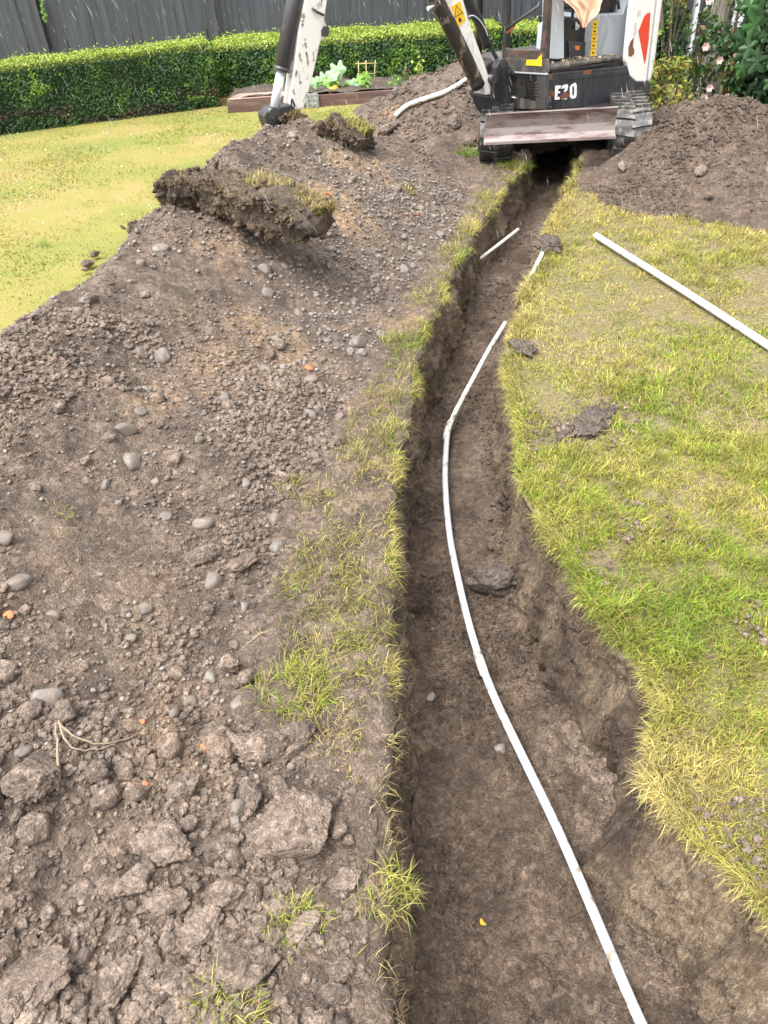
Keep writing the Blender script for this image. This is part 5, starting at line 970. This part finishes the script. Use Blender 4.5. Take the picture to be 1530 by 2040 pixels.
for i in range(70):
    px, py = random.uniform(1478, 1620), random.uniform(-60, 262)
    if px < 1500 and py > 150 and random.random() < .6: continue
    p = on_y(px, py, random.uniform(6.35, 6.9)); leafy(vn, vb, VINE if random.random() < .7 else VINE2, p, random.uniform(.05, .105), (random.uniform(-.6, .3), -1, random.uniform(-.1, .8)), random.uniform(0, 6))
for i in range(6): a = np.array([3.7 + .1 * i, 6.8, 0]); B().tube(smooth_path([a, a + np.array([random.uniform(-.1, .1), .05, .5]), a + np.array([random.uniform(-.2, .2), 0, 1.2])], 4), .012, 6).build('stem', M['twig'], vn, vb)
bush('shrub', (3.34, 6.9, .26), (.30, .3, .36), 3000, [DKG, DKG, DKG * 1.5, MDG], 'dark leafy undergrowth beneath the vine', (.02, .045), gap=-.2, seed=18)
bush('shrub', (3.62, 7.6, .95), (.36, .3, .75), 6000, [DKG * .7, DKG, DKG, MDG], 'dark foliage mass behind the vine against the white wall', (.02, .05), gap=-.05, seed=19)
tk = empty('tree', (3.18, 7.75, 0), 'old grey tree trunk standing among the roses', 'tree'); tkb = np.array(tk.location)
ang = np.linspace(0, 2 * np.pi, 20, endpoint=False); hh = np.linspace(0, 2.3, 24); A_, H_ = np.meshgrid(ang, hh); rr = .085 + .03 * np.exp(-H_ * 3) + .014 * fbm(np.cos(A_) * 2.2, np.sin(A_) * 2.2, H_ * 1.2, oct=3)
Vt = np.stack([3.18 + .03 * np.sin(H_ * 1.3) + rr * np.cos(A_), 7.75 + rr * np.sin(A_), H_], -1).reshape(-1, 3); a_ = np.arange(24 * 20).reshape(24, 20); b_ = np.roll(a_, -1, 1)
obj_np('trunk', Vt, np.stack([a_[:-1], b_[:-1], b_[1:], a_[1:]], -1).reshape(-1, 4), M['bark'], base=tkb, parent=tk, smooth=True)
for q in range(4): e = np.array([3.18 + random.uniform(-.5, .5), 7.75 + random.uniform(-.3, .3), 2.9]); B().tube(smooth_path([(3.20, 7.75, 2.1), ((3.18 + e[0]) / 2, 7.75, 2.55), e], 4), [.05 - .004 * i for i in range(9)], 8).build('limb', M['bark'], tk, tkb)
nC = 2500; d = RNG.normal(size=(nC, 3)); d /= np.linalg.norm(d, axis=1)[:, None]; P = np.array([3.25, 7.75, 2.9]) + d * np.array([.8, .7, .6]) * (RNG.random((nC, 1)) ** .5)
V, F, C = leaf_quads(P, d + RNG.normal(0, .6, (nC, 3)), RNG.uniform(.02, .045, nC), np.array([DKG, MDG, MDG * 1.4])[RNG.integers(0, 3, nC)]); obj_np('crown', V, F, M['leaf'], base=tkb, parent=tk, col=C)
# small clover flecks on the left lawn
nF = 60; P = np.stack([RNG.uniform(-3.6, -1.0, nF), RNG.uniform(5.2, 8.0, nF), np.full(nF, .05)], 1); P = P[heap_l(P[:, 0], P[:, 1], False) < 0]
tag(scatter_lumps('clover_flowers', P, RNG.uniform(.005, .009, len(P)), M['pebble'], sub=1, col=np.tile([[.75, .72, .62]], (len(P), 1)), seed=30), 'tiny white clover heads dotted over the left lawn', 'clover', kind='stuff')
for i, (px, py, wp_) in enumerate([(176, 529, 24), (190, 510, 18), (170, 540, 14)]):
    p = on_z(px, py, .02); o = put(CLODS[i], 'clod', p, px_size(p, wp_), .1, .5); tag(o, ['dark clod fallen on the left lawn, nearer', 'small dark clod behind it on the left lawn', 'crumb-sized dark clod nearest the heap on the left lawn'][i], 'clod')
# rain: fine falling drops
nR = 1700; P = np.stack([RNG.uniform(-6, 4.2, nR), RNG.uniform(3.2, 11.2, nR), RNG.uniform(.05, 2.0, nR)], 1); dirr = np.array([.30, .05, -.95]); ln = RNG.uniform(.02, .055, (nR, 1)); wd = RNG.uniform(.0005, .0011, (nR, 1))
sx = np.array([1., 0, .3]); sy = np.array([0, 1., 0]); V = np.stack([P - dirr * ln, P + sx * wd, P + sy * wd, P - sx * wd, P - sy * wd, P + dirr * ln * .4], 1).reshape(-1, 3)
F = np.array([[0, 1, 2], [0, 2, 3], [0, 3, 4], [0, 4, 1], [5, 2, 1], [5, 3, 2], [5, 4, 3], [5, 1, 4]]); F = (F[None] + (np.arange(nR) * 6)[:, None, None]).reshape(-1, 3)
tag(obj_np('falling_rain', V, F, M['rain_water'], smooth=True), 'fine slanting raindrops falling in front of the dark fence', 'rain', kind='stuff')
